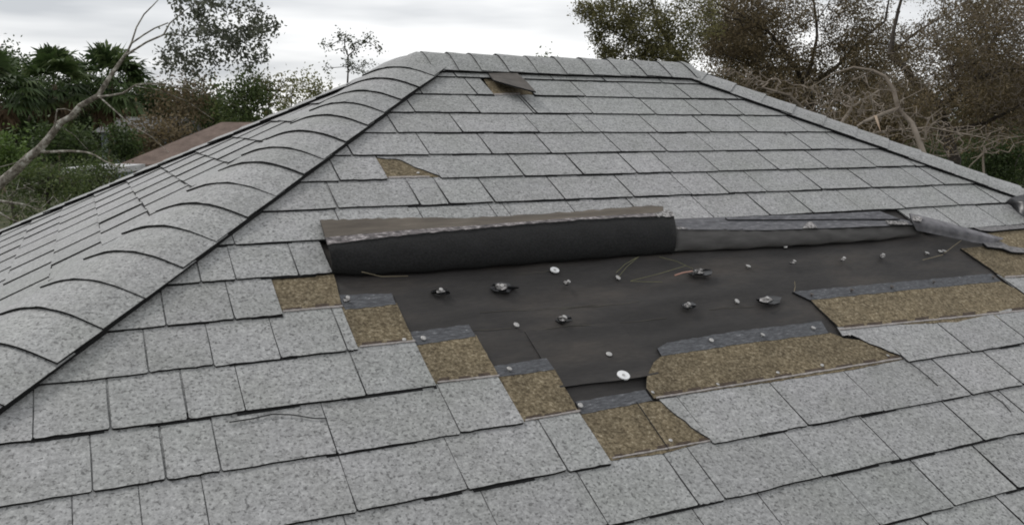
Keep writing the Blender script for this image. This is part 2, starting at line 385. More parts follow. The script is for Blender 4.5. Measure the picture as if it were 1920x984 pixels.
cap_run('hip_cap', (0, 0, Z0), D, sa, sb, front.n, left.n, st, LEN, 'near hip cap of bent overlapping shingles', seed=3)
D, sa, sb = hip_frame(front, K1, 1, None, right)
cap_run('hip_cap', (RL, 0, Z0), D, sa, sb, front.n, right.n, reg, LEN, 'right-hand hip cap running down from the ridge', seed=5, lift=.003, rag=.3, et=.25)
D, sa, sb = hip_frame(back, K1, 1, None, left)
cap_run('hip_cap', (0, 0, Z0), D, sa, sb, back.n, left.n, reg[1:], LEN, 'far hip cap along the left skyline of the roof', seed=7, lift=.004, rag=.5, base=.015)
D, sa, sb = hip_frame(back, K1, -1, None, right)
cap_run('hip_cap', (RL, 0, Z0), D, sa, sb, back.n, right.n, reg[1:], LEN, 'hidden hip cap', seed=9)
rj = [.03, .133, .224, .339]
while rj[-1] < RL - .02: rj.append(rj[-1] + .125)
rj = [RL - x for x in rj][::-1]
cap_run('ridge_cap', (RL, 0, Z0 + .004), np.array([-1., 0, 0]), front.ev, back.ev, front.n, back.n, [x for x in rj] + [RL + .05], RL, 'ridge cap of bent shingles', wid=.142, r=.035, base=.0235, seed=11, lift=.0035, droop=.5, et=.45)

# underlayment laid bare in the middle
def felt_h(u, v):
    return (-.005 + .0032 * math.sin(v * 38 + 2.3 * math.sin(u * 2.1)) * (0.4 + 0.6 * math.sin(u * 3.3 + 1)) + .0010 * math.sin(v * 95 + u * 4 + 3 * math.sin(u * 5)) * max(0, math.sin(u * 2.6 + v * 5))
            + .0011 * math.sin(u * 24 + v * 31) + .0012 * math.sin(u * 9 - v * 47 + 2 * math.sin(u * 7)) * max(0, math.sin(u * 1.9 + 2.2)))
vv = np.linspace(1.10, 1.99, 100)
G = [[front.p(u, v, felt_h(u, v)) for u in np.linspace(-.72, min(2.6, RL + K1 * v - .06), 190)] for v in vv]
b = MB(); sheet(b, G, .002, 0, 0); ul_ = b.build('underlayment', [FELT], house, smooth=True); ul_['label'] = 'dark felt underlayment laid bare'
# lower felt sheet: the upper one laps over it with a dark edge
def ppoly(px, h): return ccw([front.uv(*q, h) for q in px])
b = MB(); lap = [(1060, 726), (1120, 719), (1180, 711), (1230, 703), (1225, 650), (1150, 655), (1040, 640)]
us_l = [front.uv(*q) for q in [(1050, 728), (1100, 721), (1150, 716), (1200, 709), (1235, 702)]]
G = [[front.p(u, v - .20, -.0025) for u, v in us_l], [front.p(u, v - .03, -.0005) for u, v in us_l], [front.p(u, v, .003) for u, v in us_l]]
sheet(b, G, .002, 0, 1); lp = b.build('felt_lap', [FELT, EDGE], house)
# chalk lines and creases printed on the felt
b = MB()
for a, c in (((1000, 617), (1250, 594)), ((960, 513), (1035, 506)), ((780, 625), (960, 612)), ((900, 583), (1120, 570)), ((1330, 577), (1420, 571)), ((1050, 577), (1200, 565))):
    (ua, va), (ub, vb_) = front.uv(*a), front.uv(*c)
    n = 14; P = []
    for i in range(n + 1):
        x = i / n; u, v = ua + (ub - ua) * x, va + (vb_ - va) * x + .0015 * math.sin(i * 1.3)
        P.append((u, v))
    G = [[front.p(u, v, felt_h(u, v) + .0008) for u, v in P], [front.p(u, v + .0016, felt_h(u, v) + .0008) for u, v in P]]
    sheet(b, G, .0005, 0, 0); b.build('chalk_crease', [SCUFF], house); b = MB()

# old brown shingles laid bare, each with its nail strip, sealant dashes and unfaded edge
def poly_part(name, px, h, thick, m, parent, me=EDGE, jitter=0.0, row=0):
    pts = []
    for i in range(len(px)):
        p, q = px[i], px[(i + 1) % len(px)]; L = math.hypot(q[0] - p[0], q[1] - p[1]); n = max(1, int(L / 9)) if jitter else 1
        for k in range(n):
            t = k / n; jj = jitter if k else 0
            pts.append((p[0] + (q[0] - p[0]) * t + random.uniform(-jj, jj), p[1] + (q[1] - p[1]) * t + random.uniform(-jj, jj)))
    b = MB(); poly = ppoly(pts, .003 if row else h); vk = V0 + (row or 0) * EXPO
    hf = (lambda u, v: h + .0012 + .0036 * min(1.1, max(-.3, 1 + (v - vk) / EXPO))) if row else (lambda u, v: h)
    slab(b, front, poly, hf, thick, t=random.random())
    return b.build(name, [m, me], parent)
def bare(label, brown, band=None, bottom=None, dash=True):
    row = round(float(np.mean([front.uv(*q, .003)[1] for q in (bottom or (brown[-1], brown[-2]))]) - V0) / EXPO)
    o = poly_part('bare_shingle', brown, 0, .006, BROWN, house, jitter=.7, row=row); o['label'] = label
    if band: poly_part('nail_strip', band, .0007, .0062, BAND, o, jitter=.9, row=row)
    if bottom:
        (ax, ay), (bx, by) = bottom; L = math.hypot(bx - ax, by - ay)
        poly_part('unfaded_edge', [(ax, ay - 1), (bx, by - 1), (bx + 1, by + 1.6), (ax + 1, ay + 1.6)], .0062, .003, CLEAN, o, CLEAN, jitter=.5)
        if dash:
            x = 0.02 + random.uniform(0, .03)
            while x < .97:
                x2 = min(.99, x + random.uniform(14, 40) / L); w_ = random.uniform(2, 5)
                P = [(ax + (bx - ax) * x, ay + (by - ay) * x - 2 - w_), (ax + (bx - ax) * x2, ay + (by - ay) * x2 - 2 - w_), (ax + (bx - ax) * x2, ay + (by - ay) * x2 - 1.5), (ax + (bx - ax) * x, ay + (by - ay) * x - 1.5)]
                b = MB(); slab(b, front, ppoly(P, .0056), lambda u, v: .0056, .001, t=.5); b.build('sealant_stripe', [SEAL, SEAL], o); x = x2 + random.uniform(4, 26) / L
    return o
bare('brown patch under a flipped-up tab near the ridge', [(905, 146), (955, 144), (1008, 179), (925, 179)], bottom=((926, 177), (975, 176)), dash=False)
bare('small brown patch under a torn tab below the flipped one', [(700, 293), (760, 293), (828, 333), (722, 336)], bottom=((728, 332.5), (805, 331)), dash=False)
bare('square brown patch at the upper end of the stepped row', [(505, 513), (625, 508), (641, 576), (520, 586)], bottom=((530, 583), (642, 573)))
bare('brown patch second in the stepped row', [(635, 574), (744, 567), (776, 641), (664, 652)], [(632, 552), (735, 549), (743, 570), (648, 580)], ((674, 649), (778, 638)))
bare('brown patch third in the stepped row', [(770, 644), (893, 627), (935, 706), (806, 722)], [(768, 622), (879, 607), (893, 630), (772, 648)], ((820, 716), (936, 703)))
bare('brown patch fourth in the stepped row', [(928, 704), (1039, 689), (1085, 772), (970, 794)], [(920, 686), (1025, 670), (1040, 692), (930, 707)], ((984, 787), (1088, 769)))
bare('cracked brown patch at the foot of the stepped row', [(1085, 774), (1215, 752), (1245, 752), (1335, 826), (1240, 852), (1128, 866)], [(1080, 752), (1210, 730), (1224, 750), (1090, 776)], ((1148, 858), (1332, 825)))
bare('long brown strip with a rounded torn end in the middle of the damage', [(1219, 693), (1226, 679), (1240, 667), (1243, 664), (1400, 641), (1548, 622), (1560, 624), (1583, 634), (1640, 642), (1694, 674), (1600, 694), (1400, 724), (1226, 748), (1212, 728), (1213, 708)],
     [(1233, 652), (1252, 641), (1375, 621), (1541, 601), (1554, 624), (1400, 643), (1241, 667)], ((1230, 745), (1690, 671)))
bare('long brown strip right of the bare felt', [(1516, 558), (1874, 525), (1935, 558), (2100, 556), (2140, 592), (1572, 614)], [(1487, 546), (1859, 512), (1877, 527), (1519, 562)], ((1574, 617), (1935, 580)))
bare('brown patch left of the right picture edge', [(1802, 465), (1850, 461), (1925, 471), (2060, 468), (2080, 516), (1882, 522)], None, ((1884, 519), (2000, 512)), dash=False)
bare('small brown patch below the right hip', [(1840, 440), (1885, 429), (1925, 426), (1990, 425), (2030, 470), (1895, 468)], None, None)
# crack across one of them
b = MB(); (ua, va), (ub, vb_) = front.uv(1192, 757), front.uv(1252, 845)
G = [[front.p(ua + (ub - ua) * x - .0012, va + (vb_ - va) * x, .0062) for x in np.linspace(0, 1, 9)], [front.p(ua + (ub - ua) * x + .0012, va + (vb_ - va) * x + .001, .0062) for x in np.linspace(0, 1, 9)]]
sheet(b, G, .0006, 0, 0); b.build('crack', [EDGE], house)
# scuffs and cracks on the grey shingles
b = MB()
for pts in ([(1688, 668), (1720, 690), (1742, 708), (1758, 723)], [(430, 791), (470, 785), (510, 776), (545, 777), (590, 784), (612, 784)], [(1852, 735), (1880, 755), (1895, 772)], [(1302, 560), (1302, 561)], [(1463, 245), (1475, 254)]):
    P = [front.uv(x, y, .009) for x, y in pts]; b = MB()
    for (ua, va), (ub, vb_) in zip(P[:-1], P[1:]):
        G = [[front.p(ua, va, .0102), front.p(ub, vb_, .0102)], [front.p(ua + .0009, va + .0008, .0102), front.p(ub + .0009, vb_ + .0008, .0102)]]
        sheet(b, G, .003, 0, 0)
    b.build('hairline_crack', [JOINT], house)

# nails
def lathe(prof, o, n, seg=12):
    n = n / np.linalg.norm(n); a = np.cross(n, [0.3, 0.9, 0.1]); a /= np.linalg.norm(a); c = np.cross(n, a); V, F = [], []
    for r, h in prof:
        for i in range(seg):
            t = 2 * math.pi * i / seg; V.append(o + n * h + (a * math.cos(t) + c * math.sin(t)) * r)
    for k in range(len(prof) - 1):
        for i in range(seg): F.append([k * seg + i, k * seg + (i + 1) % seg, (k + 1) * seg + (i + 1) % seg, (k + 1) * seg + i])
    F.append([(len(prof) - 1) * seg + i for i in range(seg)]); return V, F
def tilt(nn, s=.25): return nn + np.array([random.uniform(-s, s) for _ in range(3)])
def nail(px, py, m, h0=-.003, r=.0062, hh=.007):
    b = MB(); V, F = lathe([(.0018, -.002), (.0018, hh - .002), (r, hh - .002), (r * 1.02, hh - .001), (r * .7, hh), (.0006, hh + .0003)], front.at(px, py, h0), tilt(front.n)); b.add(V, F)
    b.build('nail', m, house, smooth=False)
for x, y in ((967, 612), (1141, 667), (1157, 523), (1402, 502), (1737, 477), (1762, 474), (1769.5, 473.5), (1471, 465), (1380, 567)): nail(x, y, METAL, r=.0075)
for x, y in ((793, 636), (954, 694), (1087, 762), (1333, 640), (1429, 630), (1524, 617)): nail(x, y, METAL, .0035, .0062, .006)
for x, y in ((1521, 555), (1596, 546), (1671, 540), (1750, 531), (1862, 522)): nail(x, y, RUST, .0035)
for x, y in ((1257, 827), (1223, 737), (1345, 722), (1458, 700), (1541, 686), (1592, 629), (1664, 668), (758, 638), (784, 326)): nail(x, y, METAL, .0035, .0045, .004)
# ---- walls, fascia, soffit below the eaves
WALL = mat('stucco_wall', [(0.3, (.50, .47, .42)), (0.7, (.60, .57, .52))], scale=60, bump=0.3, rough=0.95)
FASC = mat('painted_fascia', [(0.3, g(.60)), (0.7, g(.68))], scale=8, rough=0.6)
ex, ey, ez = K1 * VE, c1 * VE, Z0 - s1 * VE
def box(b, x0, y0, z0, x1, y1, z1, m=0):
    V = [(x, y, z) for z in (z0, z1) for y in (y0, y1) for x in (x0, x1)]
    b.add(V, [[0, 2, 3, 1], [4, 5, 7, 6], [0, 1, 5, 4], [2, 6, 7, 3], [0, 4, 6, 2], [1, 3, 7, 5]], m)
b = MB(); box(b, -ex + .45, -ey + .45, 0, RL + ex - .45, ey - .45, ez - .12); b.build('wall', WALL, house)
b = MB(); box(b, -ex + .03, -ey + .03, ez - .12, RL + ex - .03, ey - .03, ez - .105); b.build('soffit', FASC, house)
b = MB()
for q in ((-ex, -ey, RL + ex, -ey + .025), (-ex, ey - .025, RL + ex, ey), (-ex, -ey + .026, -ex + .025, ey - .026), (RL + ex - .025, -ey + .026, RL + ex, ey - .026)):
    box(b, q[0], q[1], ez - .15, q[2], q[3], ez - .015)
b.build('fascia', FASC, house)

# ------------------------------------------------------------------ torn shingle pieces lying on the roof
def lerp_line(pts, n):
    P = np.array(pts, float); d = np.r_[0, np.cumsum(np.hypot(*np.diff(P[:, :2], axis=0).T))]; t = np.linspace(0, d[-1], n)
    return np.stack([np.interp(t, d, P[:, i]) for i in range(P.shape[1])], 1)
def thing_at(name, pt, label, cat, group=None):
    return tag(empty(name, tuple(float(x) for x in pt)), label, cat, group)
def roll_grid(bot, top, n, nphi, H, back=.05):
    """a fold of sheet: the near edge rests on the felt, swells up to H and tucks back behind"""
    B, T = lerp_line(bot, n), lerp_line(top, n); G = []
    wob = [random.uniform(-.002, .002) for _ in range(n)]
    for phi in np.linspace(-0.55, 1.0, nphi):
        row = []
        for i in range(n):
            Hh = H[0] + (H[1] - H[0]) * i / (n - 1)
            ub, vb_ = front.uv(B[i, 0], B[i, 1], .004); ut, vt_ = front.uv(T[i, 0], T[i, 1], Hh)
            if phi >= 0:
                a = phi * math.pi / 2; v = vb_ + (vt_ - vb_) * (1 - math.cos(a)) ; u = ub + (ut - ub) * (1 - math.cos(a)); h = .004 + (Hh - .004) * math.sin(a) ** .9 + wob[i] * math.sin(a)
            else:
                v = vb_ + (vt_ - vb_) * (phi * phi) * 1.2; u = ub; h = .004 * (1 + phi) - .002 * (-phi)
            row.append(front.p(u, v, h))
        G.append(row)
    return G
# 1 the big dark fold with its brown back turned up
root = thing_at('folded_shingle_strip', front.at(930, 500), 'long dark strip of shingles folded back upslope, its brown underside showing along the top', 'shingle strip', 'wind-folded shingle strips')
bot = [(622, 512), (675, 514), (809, 507), (974, 494), (1138, 481), (1262, 473)]
top = [(614, 461), (677, 453), (776, 442), (919, 428.6), (1083.6, 415), (1180, 410), (1263, 408)]
G = roll_grid(bot, top, 60, 14, (.050, .058))
G = [[p + front.n * .0022 * math.sin(i * .55 + 1.7 * math.sin(k_ * .6) + i * i * .004) * math.sin(math.pi * k_ / 13) for i, p in enumerate(row)] for k_, row in enumerate(G)]
DARK = G
b = MB(); sheet(b, G, .004, 0, 1); b.build('dark_fold', [ROLL, EDGE], root, smooth=True)
Tb = lerp_line([(600, 413), (754, 409), (891, 408.5), (974, 404), (1083, 397), (1166, 390), (1215, 385), (1243, 387)], 60)
Bb = lerp_line([(614, 460), (677, 452), (776, 441), (919, 427.6), (1083.6, 414), (1180, 409), (1246, 406)], 60)
G = []
for r_, t in enumerate((0, .2, .4, .58, .72, .86, 1.0)):
    row = []
    for i in range(60):
        x = i / 59; h0 = .016 + .022 * max(0, x - .6) ** 1.2 / .4; h1 = .050 + .008 * x
        hh = h0 + (h1 - h0) * t; px = Tb[i] + (Bb[i] - Tb[i]) * t
        row.append(front.at(px[0], px[1] + (random.uniform(-1.4, 1.4) if t == 0 else .8 * math.sin(i * .9) if t < .5 else 0), hh))
    G.append(row)
b = MB(); sheet(b, G[:5], .004, 0, 1); b.build('turned_up_backing', [UNDER, EDGE], root, smooth=True)
b = MB(); sheet(b, [[p + front.n * .0015 for p in r_] for r_ in G[4:]], .004, 0, 1); b.build('speckled_sealant_band', [SPECK, EDGE], root, smooth=True)
# granule-dusted lip, with the fold's grey-blue highlight painted into its colour
lipB = DARK
b = MB(); sheet(b, [[p + front.n * .0012 - front.ev * -.0012 for p in lipB[q]] for q in (-7, -6, -5, -4, -3, -2, -1)], .002, 0, 1)
LIP = mat('dusty_asphalt_highlight', [(0.35, (.024, .025, .029)), (0.55, (.058, .062, .070)), (0.72, (.17, .175, .19))], scale=60, detail=5, rgh=0.7, rough=0.8)
b.build('dusty_highlight_lip', [LIP, EDGE], root, smooth=True)
# white flecks where the sealant tore
b = MB()
for px in ([(1228, 400), (1252, 394), (1262, 398), (1264, 406), (1236, 408)],):
    slab(b, front, ppoly(px, .062), lambda u, v: .062, .003)
b.build('torn_speck', [PALE, PALE], root)
# 2 the lower grey fold to its right
root = thing_at('folded_shingle_strip', front.at(1480, 460), 'lower grey strip of shingles folded over, tapering away right of the dark fold', 'shingle strip', 'wind-folded shingle strips')
bot = [(1262, 473), (1393, 467), (1547, 458), (1666, 449), (1728, 440)]
top = [(1266, 430), (1439, 431), (1575, 426.5), (1660, 423), (1714, 421)]
G = roll_grid(bot, top, 44, 11, (.034, .022)); G = [[p + front.n * .0026 * math.sin(i * .8 + 1.3 * math.sin(k_ * .9) + i * i * .006) * math.sin(math.pi * k_ / 10) for i, p in enumerate(row)] for k_, row in enumerate(G)]; b = MB(); sheet(b, G, .004, 0, 1); b.build('grey_fold', [ROLLG, EDGE], root, smooth=True)
Tb = lerp_line([(1262, 411), (1359, 407.5), (1461, 405), (1558, 403), (1690, 411), (1705, 415)], 44); Bb = lerp_line([(1266, 431), (1439, 432), (1575, 427.5), (1660, 424), (1712, 422)], 44)
G = [[front.at(*(Tb[i] + (Bb[i] - Tb[i]) * t), .016 + (.012 + .006 * (1 - i / 43)) * t) for i in range(44)] for t in (0, .35, .7, 1)]
b = MB(); sheet(b, G, .0035, 0, 1)
BANDD = mat('dusty_grey_backing', [(0.35, (.06, .06, .066)), (0.55, (.11, .11, .118)), (0.72, (.22, .22, .23))], scale=55, detail=5, stretch=(.6, 2, 2), rgh=0.7, rough=0.85)
b.build('turned_up_backing', [BANDD, EDGE], root, smooth=True)
G = [[front.at(*q, .024) for q in ((1360, 408), (1461, 404), (1560, 401), (1650, 396.5))], [front.at(*q, .026) for q in ((1364, 412), (1470, 412), (1580, 411), (1688, 411))]]
b = MB(); sheet(b, G, .004, 0, 1); b.build('loose_edge', [BANDD, EDGE], root)
b = MB()
for px in ([(1267, 424), (1290, 429), (1268, 430)], [(1505, 428), (1515, 416), (1524, 417), (1532, 427)], [(1660, 414), (1700, 416), (1704, 421), (1668, 420)]):
    b = MB(); slab(b, front, ppoly(px, .034), lambda u, v: .034, .003); b.build('torn_speck', [PALE, PALE], root)
# 3 the tongue at its right end
root = thing_at('curled_shingle_tongue', front.at(1780, 440), 'narrow curled shingle tongue with a pale tip at the right end of the grey fold', 'shingle piece')
G = [[front.at(*q) for q in ((1706, 400, .05), (1760, 413, .048), (1820, 430, .038), (1882, 447, .022))],
     [front.at(*q) for q in ((1709, 412, .052), (1762, 424, .05), (1820, 439, .04), (1878, 450, .022))],
     [front.at(*q) for q in ((1714, 424, .038), (1768, 435, .034), (1822, 448, .024), (1866, 454, .014))],
     [front.at(*q) for q in ((1719, 433, .022), (1775, 444, .018), (1825, 455, .012), (1850, 459, .008))]]
TONG = mat('grey_underside', [(0.3, (.10, .098, .105)), (0.7, (.19, .185, .195))], scale=40, rough=0.8)
b = MB(); sheet(b, G, .005, 0, 1); b.build('tongue', [TONG, EDGE], root, smooth=True)
G = [[front.at(*q) for q in ((1711, 404, .055), (1730, 408, .055))], [front.at(*q) for q in ((1712, 413, .056), (1727, 416, .056))]]
b = MB(); sheet(b, G, .002); b.build('pale_tip', [PALE, PALE], root)
# 4 shards where the right-hand courses broke off
b = MB()
root = thing_at('broken_shingle_edge', front.at(1880, 455), 'ragged broken shingle end between the brown patches at the right hip', 'shingle piece')
SHD = mat('grey_broken_shingle', [(0.3, (.10, .10, .10)), (0.7, (.24, .23, .23))], scale=90, rough=0.9)
for px, h in (([(1838, 452), (1868, 449), (1893, 462), (1922, 466), (1922, 474), (1898, 473), (1880, 466), (1852, 463)], .013), ([(1825, 427), (1870, 425), (1925, 421), (1925, 428), (1888, 431), (1860, 434), (1838, 432)], .011)):
    slab(b, front, ppoly(px, h), lambda u, v: h, .007)
b.build('shard', [SHD, EDGE], root)
# 5 flipped tab by the ridge, 6 curled dark corner by the right hip
root = thing_at('flipped_tab', front.at(955, 155), 'brown-backed tab flipped up askew just under the ridge', 'shingle tab')
G = [[front.at(*q) for q in ((915, 137, .013), (940, 135.5, .014), (966, 134.5, .015))], [front.at(*q) for q in ((920, 144, .026), (952, 149, .034), (986, 152, .036))], [front.at(*q) for q in ((926, 151, .036), (964, 162, .05), (1005, 173, .05))]]
b = MB(); sheet(b, G, .005, 0, 1); b.build('tab', [LIFT, EDGE], root, smooth=True)
root = thing_at('curled_cap_corner', front.at(1910, 390), 'black curled shingle corner standing up beside the right hip cap', 'shingle piece')
G = [[front.at(*q) for q in ((1884, 381, .012), (1893, 373, .03), (1906, 368, .05), (1924, 365, .065), (1960, 366, .06))],
     [front.at(*q) for q in ((1894, 385, .012), (1906, 381, .034), (1920, 381, .055), (1940, 385, .062), (1970, 390, .05))],
     [front.at(*q) for q in ((1906, 397, .010), (1920, 403, .02), (1936, 408, .03), (1956, 412, .03), (1985, 416, .02))]]
b = MB(); sheet(b, G, .006, 0, 1); b.build('curl', [ROLL, EDGE], root, smooth=True)

# ---- scraps, cap discs
def scrap(px, py, wpx, hpx, label, wings=True, seed=0):
    wpx, hpx = wpx * .85, hpx * .8
    r = random.Random(seed); o = thing_at('torn_shingle_scrap', front.at(px, py), label, 'shingle scrap', 'torn scraps left under the nails')
    def blob(cx, cy_, w_, h_, hh, m, name, n=11):
        b = MB(); c = front.at(cx, cy_, hh); V = [c + front.n * .002]; 
        for i in range(n):
            t = 2 * math.pi * i / n; q = r.uniform(.7, 1.15)
            V.append(front.at(cx + w_ / 2 * q * math.cos(t), cy_ + h_ / 2 * q * math.sin(t), hh + r.uniform(-.004, .007)))
        k = len(V); V2 = V + [p - front.n * .003 for p in V]
        F = [[0, 1 + i, 1 + (i + 1) % n] for i in range(n)] + [[1 + i, k + 1 + i, k + 1 + (i + 1) % n, 1 + (i + 1) % n] for i in range(n)]
        b.add(V2, F, [0] * n + [1] * n); b.build(name, [m, EDGE], o)
    if wings: blob(px + wpx * .05, py, wpx, hpx, .004, ROLL, 'asphalt_flake')
    blob(px - wpx * .03, py - hpx * .05, wpx * (.5 if wings else .9), hpx * .75, .010, PALE, 'pale_core', 9)
    b = MB(); V, F = lathe([(.0015, -.004), (.0015, .008), (.005, .008), (.005, .010), (.001, .0105)], front.at(px, py + 1, .004), tilt(front.n)); b.add(V, F); b.build('nail', METAL, o)
scrap(826, 547, 44, 12, 'pale torn scrap leftmost on the bare felt', True, 1)
scrap(941, 539, 62, 22, 'winged scrap on the felt, second from the left below the dark fold', True, 2)
scrap(1063, 531, 16, 13, 'small pale scrap beside the flat disc under the dark fold', False, 3)
scrap(1056, 598, 42, 17, 'narrow scrap in the middle of the bare felt', True, 4)
scrap(1312, 510, 52, 18, 'dark winged scrap where the pinkish twig ends', True, 5)
scrap(1290, 573, 32, 16, 'small dark scrap on the felt above the long brown strip', True, 6)
scrap(1438, 563, 62, 22, 'large winged scrap with a bright core near the right brown strip', True, 7)
scrap(651, 562, 20, 15, 'pale square scrap on the nail strip at the left end of the felt', False, 8)
scrap(1581, 487, 13, 9, 'tiny pale scrap on the felt right of the pine needles', False, 9)
scrap(1655, 481, 15, 10, 'round pale scrap on the felt below the grey fold', False, 10)
scrap(1487, 493, 18, 7, 'thin flat scrap on the felt below the grey fold', False, 11)
def cap_disc(px, py, r, label):
    o = tag(empty('cap_nail', tuple(front.at(px, py))), label, 'nail cap', 'plastic nail caps on the felt')
    b = MB(); V, F = lathe([(r, -.001), (r, .0015), (r * .93, .0026), (r * .55, .0022), (r * .5, .003), (.001, .003)], front.at(px, py, .0015), front.n + np.array([.02, .03, 0]), 24); b.add(V, F); b.build('disc', WHITE, o)
    b = MB(); V, F = lathe([(.004, 0), (.004, .0016), (.001, .002)], front.at(px, py, .0035), front.n, 10); b.add(V, F); b.build('nail_head', METAL, o)
cap_disc(1169, 704, .0155, 'round white plastic nail cap at the foot of the bare felt')
cap_disc(1040, 507, .0125, 'round pale nail cap close under the dark fold')
scrap(1272 - 1, 0 + 463, 10, 5, 'tiny white chip on the felt at the edge of the grey fold', False, 12) if False else None

# ---- needles and twigs
def wire(b, pts, r, seg=4):
    P = np.array(pts, float); 
    for a, c in zip(P[:-1], P[1:]):
        d = c - a; d /= np.linalg.norm(d) + 1e-9; x = np.cross(d, [.2, .3, .9]); x /= np.linalg.norm(x); y = np.cross(d, x)
        V = [q + (x * math.cos(t) + y * math.sin(t)) * r for q in (a, c) for t in (0, 1.57, 3.14, 4.71)]
        b.add(V, [[i, (i + 1) % 4, 4 + (i + 1) % 4, 4 + i] for i in range(4)] + [[3, 2, 1, 0], [4, 5, 6, 7]])
def needle(name, px, r, m, label, cat, group=None):
    pts = [front.at(*q) for q in px]; o = np.mean(pts, 0); b = MB(); wire(b, [p - o for p in pts], r)
    e = b.build(name, m); e.location = tuple(float(t) for t in o); tag(e, label, cat, group)
GN = 'pine needles on the bare felt'
needle('pine_needle', [(1155, 512, .006), (1172, 496, .014), (1193, 484, .02)], .0008, NEEDLE, 'upper of the two needles slanting out from under the dark fold', 'pine needle', GN)
needle('pine_needle', [(1160, 519, .004), (1175, 501, .012), (1197, 482, .02)], .0008, NEEDLE, 'lower of the two slanting needles, touching a nail head', 'pine needle', GN)
needle('pine_needle', [(1183, 527, .003), (1235, 514, .012), (1285, 499, .015)], .0008, NEEDLE, 'long needle of the pair that meets in a point on the felt', 'pine needle', GN)
needle('pine_needle', [(1182, 527.5, .003), (1210, 529, .005), (1242, 529, .003)], .0008, NEEDLE, 'short level needle of the pair that meets in a point', 'pine needle', GN)
needle('pine_needle', [(1236, 482, .015), (1270, 491, .012), (1300, 505, .008)], .0008, NEEDLE, 'needle arching from the dark fold to the winged scrap', 'pine needle', GN)
needle('pine_needle', [(1803, 451, .012), (1785, 464, .008), (1771, 475, .004)], .0011, STRAW, 'straw-coloured needle slanting down to the right-hand nails', 'pine needle', GN)
needle('pine_needle', [(1730, 488, .002), (1750, 483, .003), (1768, 478, .003)], .0011, STRAW, 'short dry needle lying level left of the right-hand nails', 'pine needle', GN)
needle('pine_needle', [(1489, 547, .004), (1491, 538, .01), (1490, 528, .02)], .0010, STRAW, 'stub of dry needle standing at the corner of the right brown strip', 'pine needle', GN)
needle('pine_needle', [(678, 510, .02), (715, 519, .004), (765, 518, .002)], .0009, STRAW, 'thin dry needle at the left end of the dark fold', 'pine needle', GN)
needle('pine_needle', [(330, 512, .014), (352, 497, .014), (371, 481, .012)], .0012, STRAW, 'dry needle lying along the edge of the near hip cap', 'pine needle', GN)
needle('fallen_twig', [(1265, 517, .006), (1280, 512, .008), (1299, 509, .008)], .0022, PINK, 'short pinkish twig on the felt beside the winged scrap', 'twig')

#TREES#
# ------------------------------------------------------------------ trees
def tubes(P, Q, r0, r1, ns):
    P, Q = np.asarray(P), np.asarray(Q); d = Q - P; L = np.linalg.norm(d, axis=1, keepdims=True) + 1e-9; d = d / L
    P = P - d * (np.minimum(r0, r1)[:, None] * .3)
    ref = np.where(np.abs(d[:, 2:3]) < .9, np.array([[0, 0, 1.]]), np.array([[1., 0, 0]])); x = np.cross(d, ref); x /= np.linalg.norm(x, axis=1, keepdims=True); y = np.cross(d, x)
    a = np.arange(ns) * 2 * math.pi / ns; ring = x[:, None] * np.cos(a)[None, :, None] + y[:, None] * np.sin(a)[None, :, None]
    V = np.concatenate([P[:, None] + ring * r0[:, None, None], Q[:, None] + ring * r1[:, None, None]], 1)
    i = np.arange(ns); j = (i + 1) % ns; f = np.stack([i, j, j + ns, i + ns], 1)
    F = (np.arange(len(P))[:, None, None] * 2 * ns + f[None]).reshape(-1, 4)
    return V.reshape(-1, 3), F
def blob_points(r, blobs, n):
    """points in ellipsoids; a blob is (centre, (side, deep, up) half-sizes, share)"""
    wts = np.array([q[2] for q in blobs], float); wts /= wts.sum(); out_ = []
    for (c, h, _), k in zip(blobs, r.multinomial(n, wts)):
        d = r.normal(size=(k, 3)); d /= np.linalg.norm(d, axis=1, keepdims=True); d *= r.uniform(0.15, 1, (k, 1)) ** (1 / 2.4)
        out_.append(np.asarray(c) + d[:, :1] * h[0] * RT + d[:, 1:2] * h[1] * np.array([FW[0], FW[1], 0]) + d[:, 2:3] * h[2] * np.array([0, 0, 1.]))
    return np.concatenate(out_)
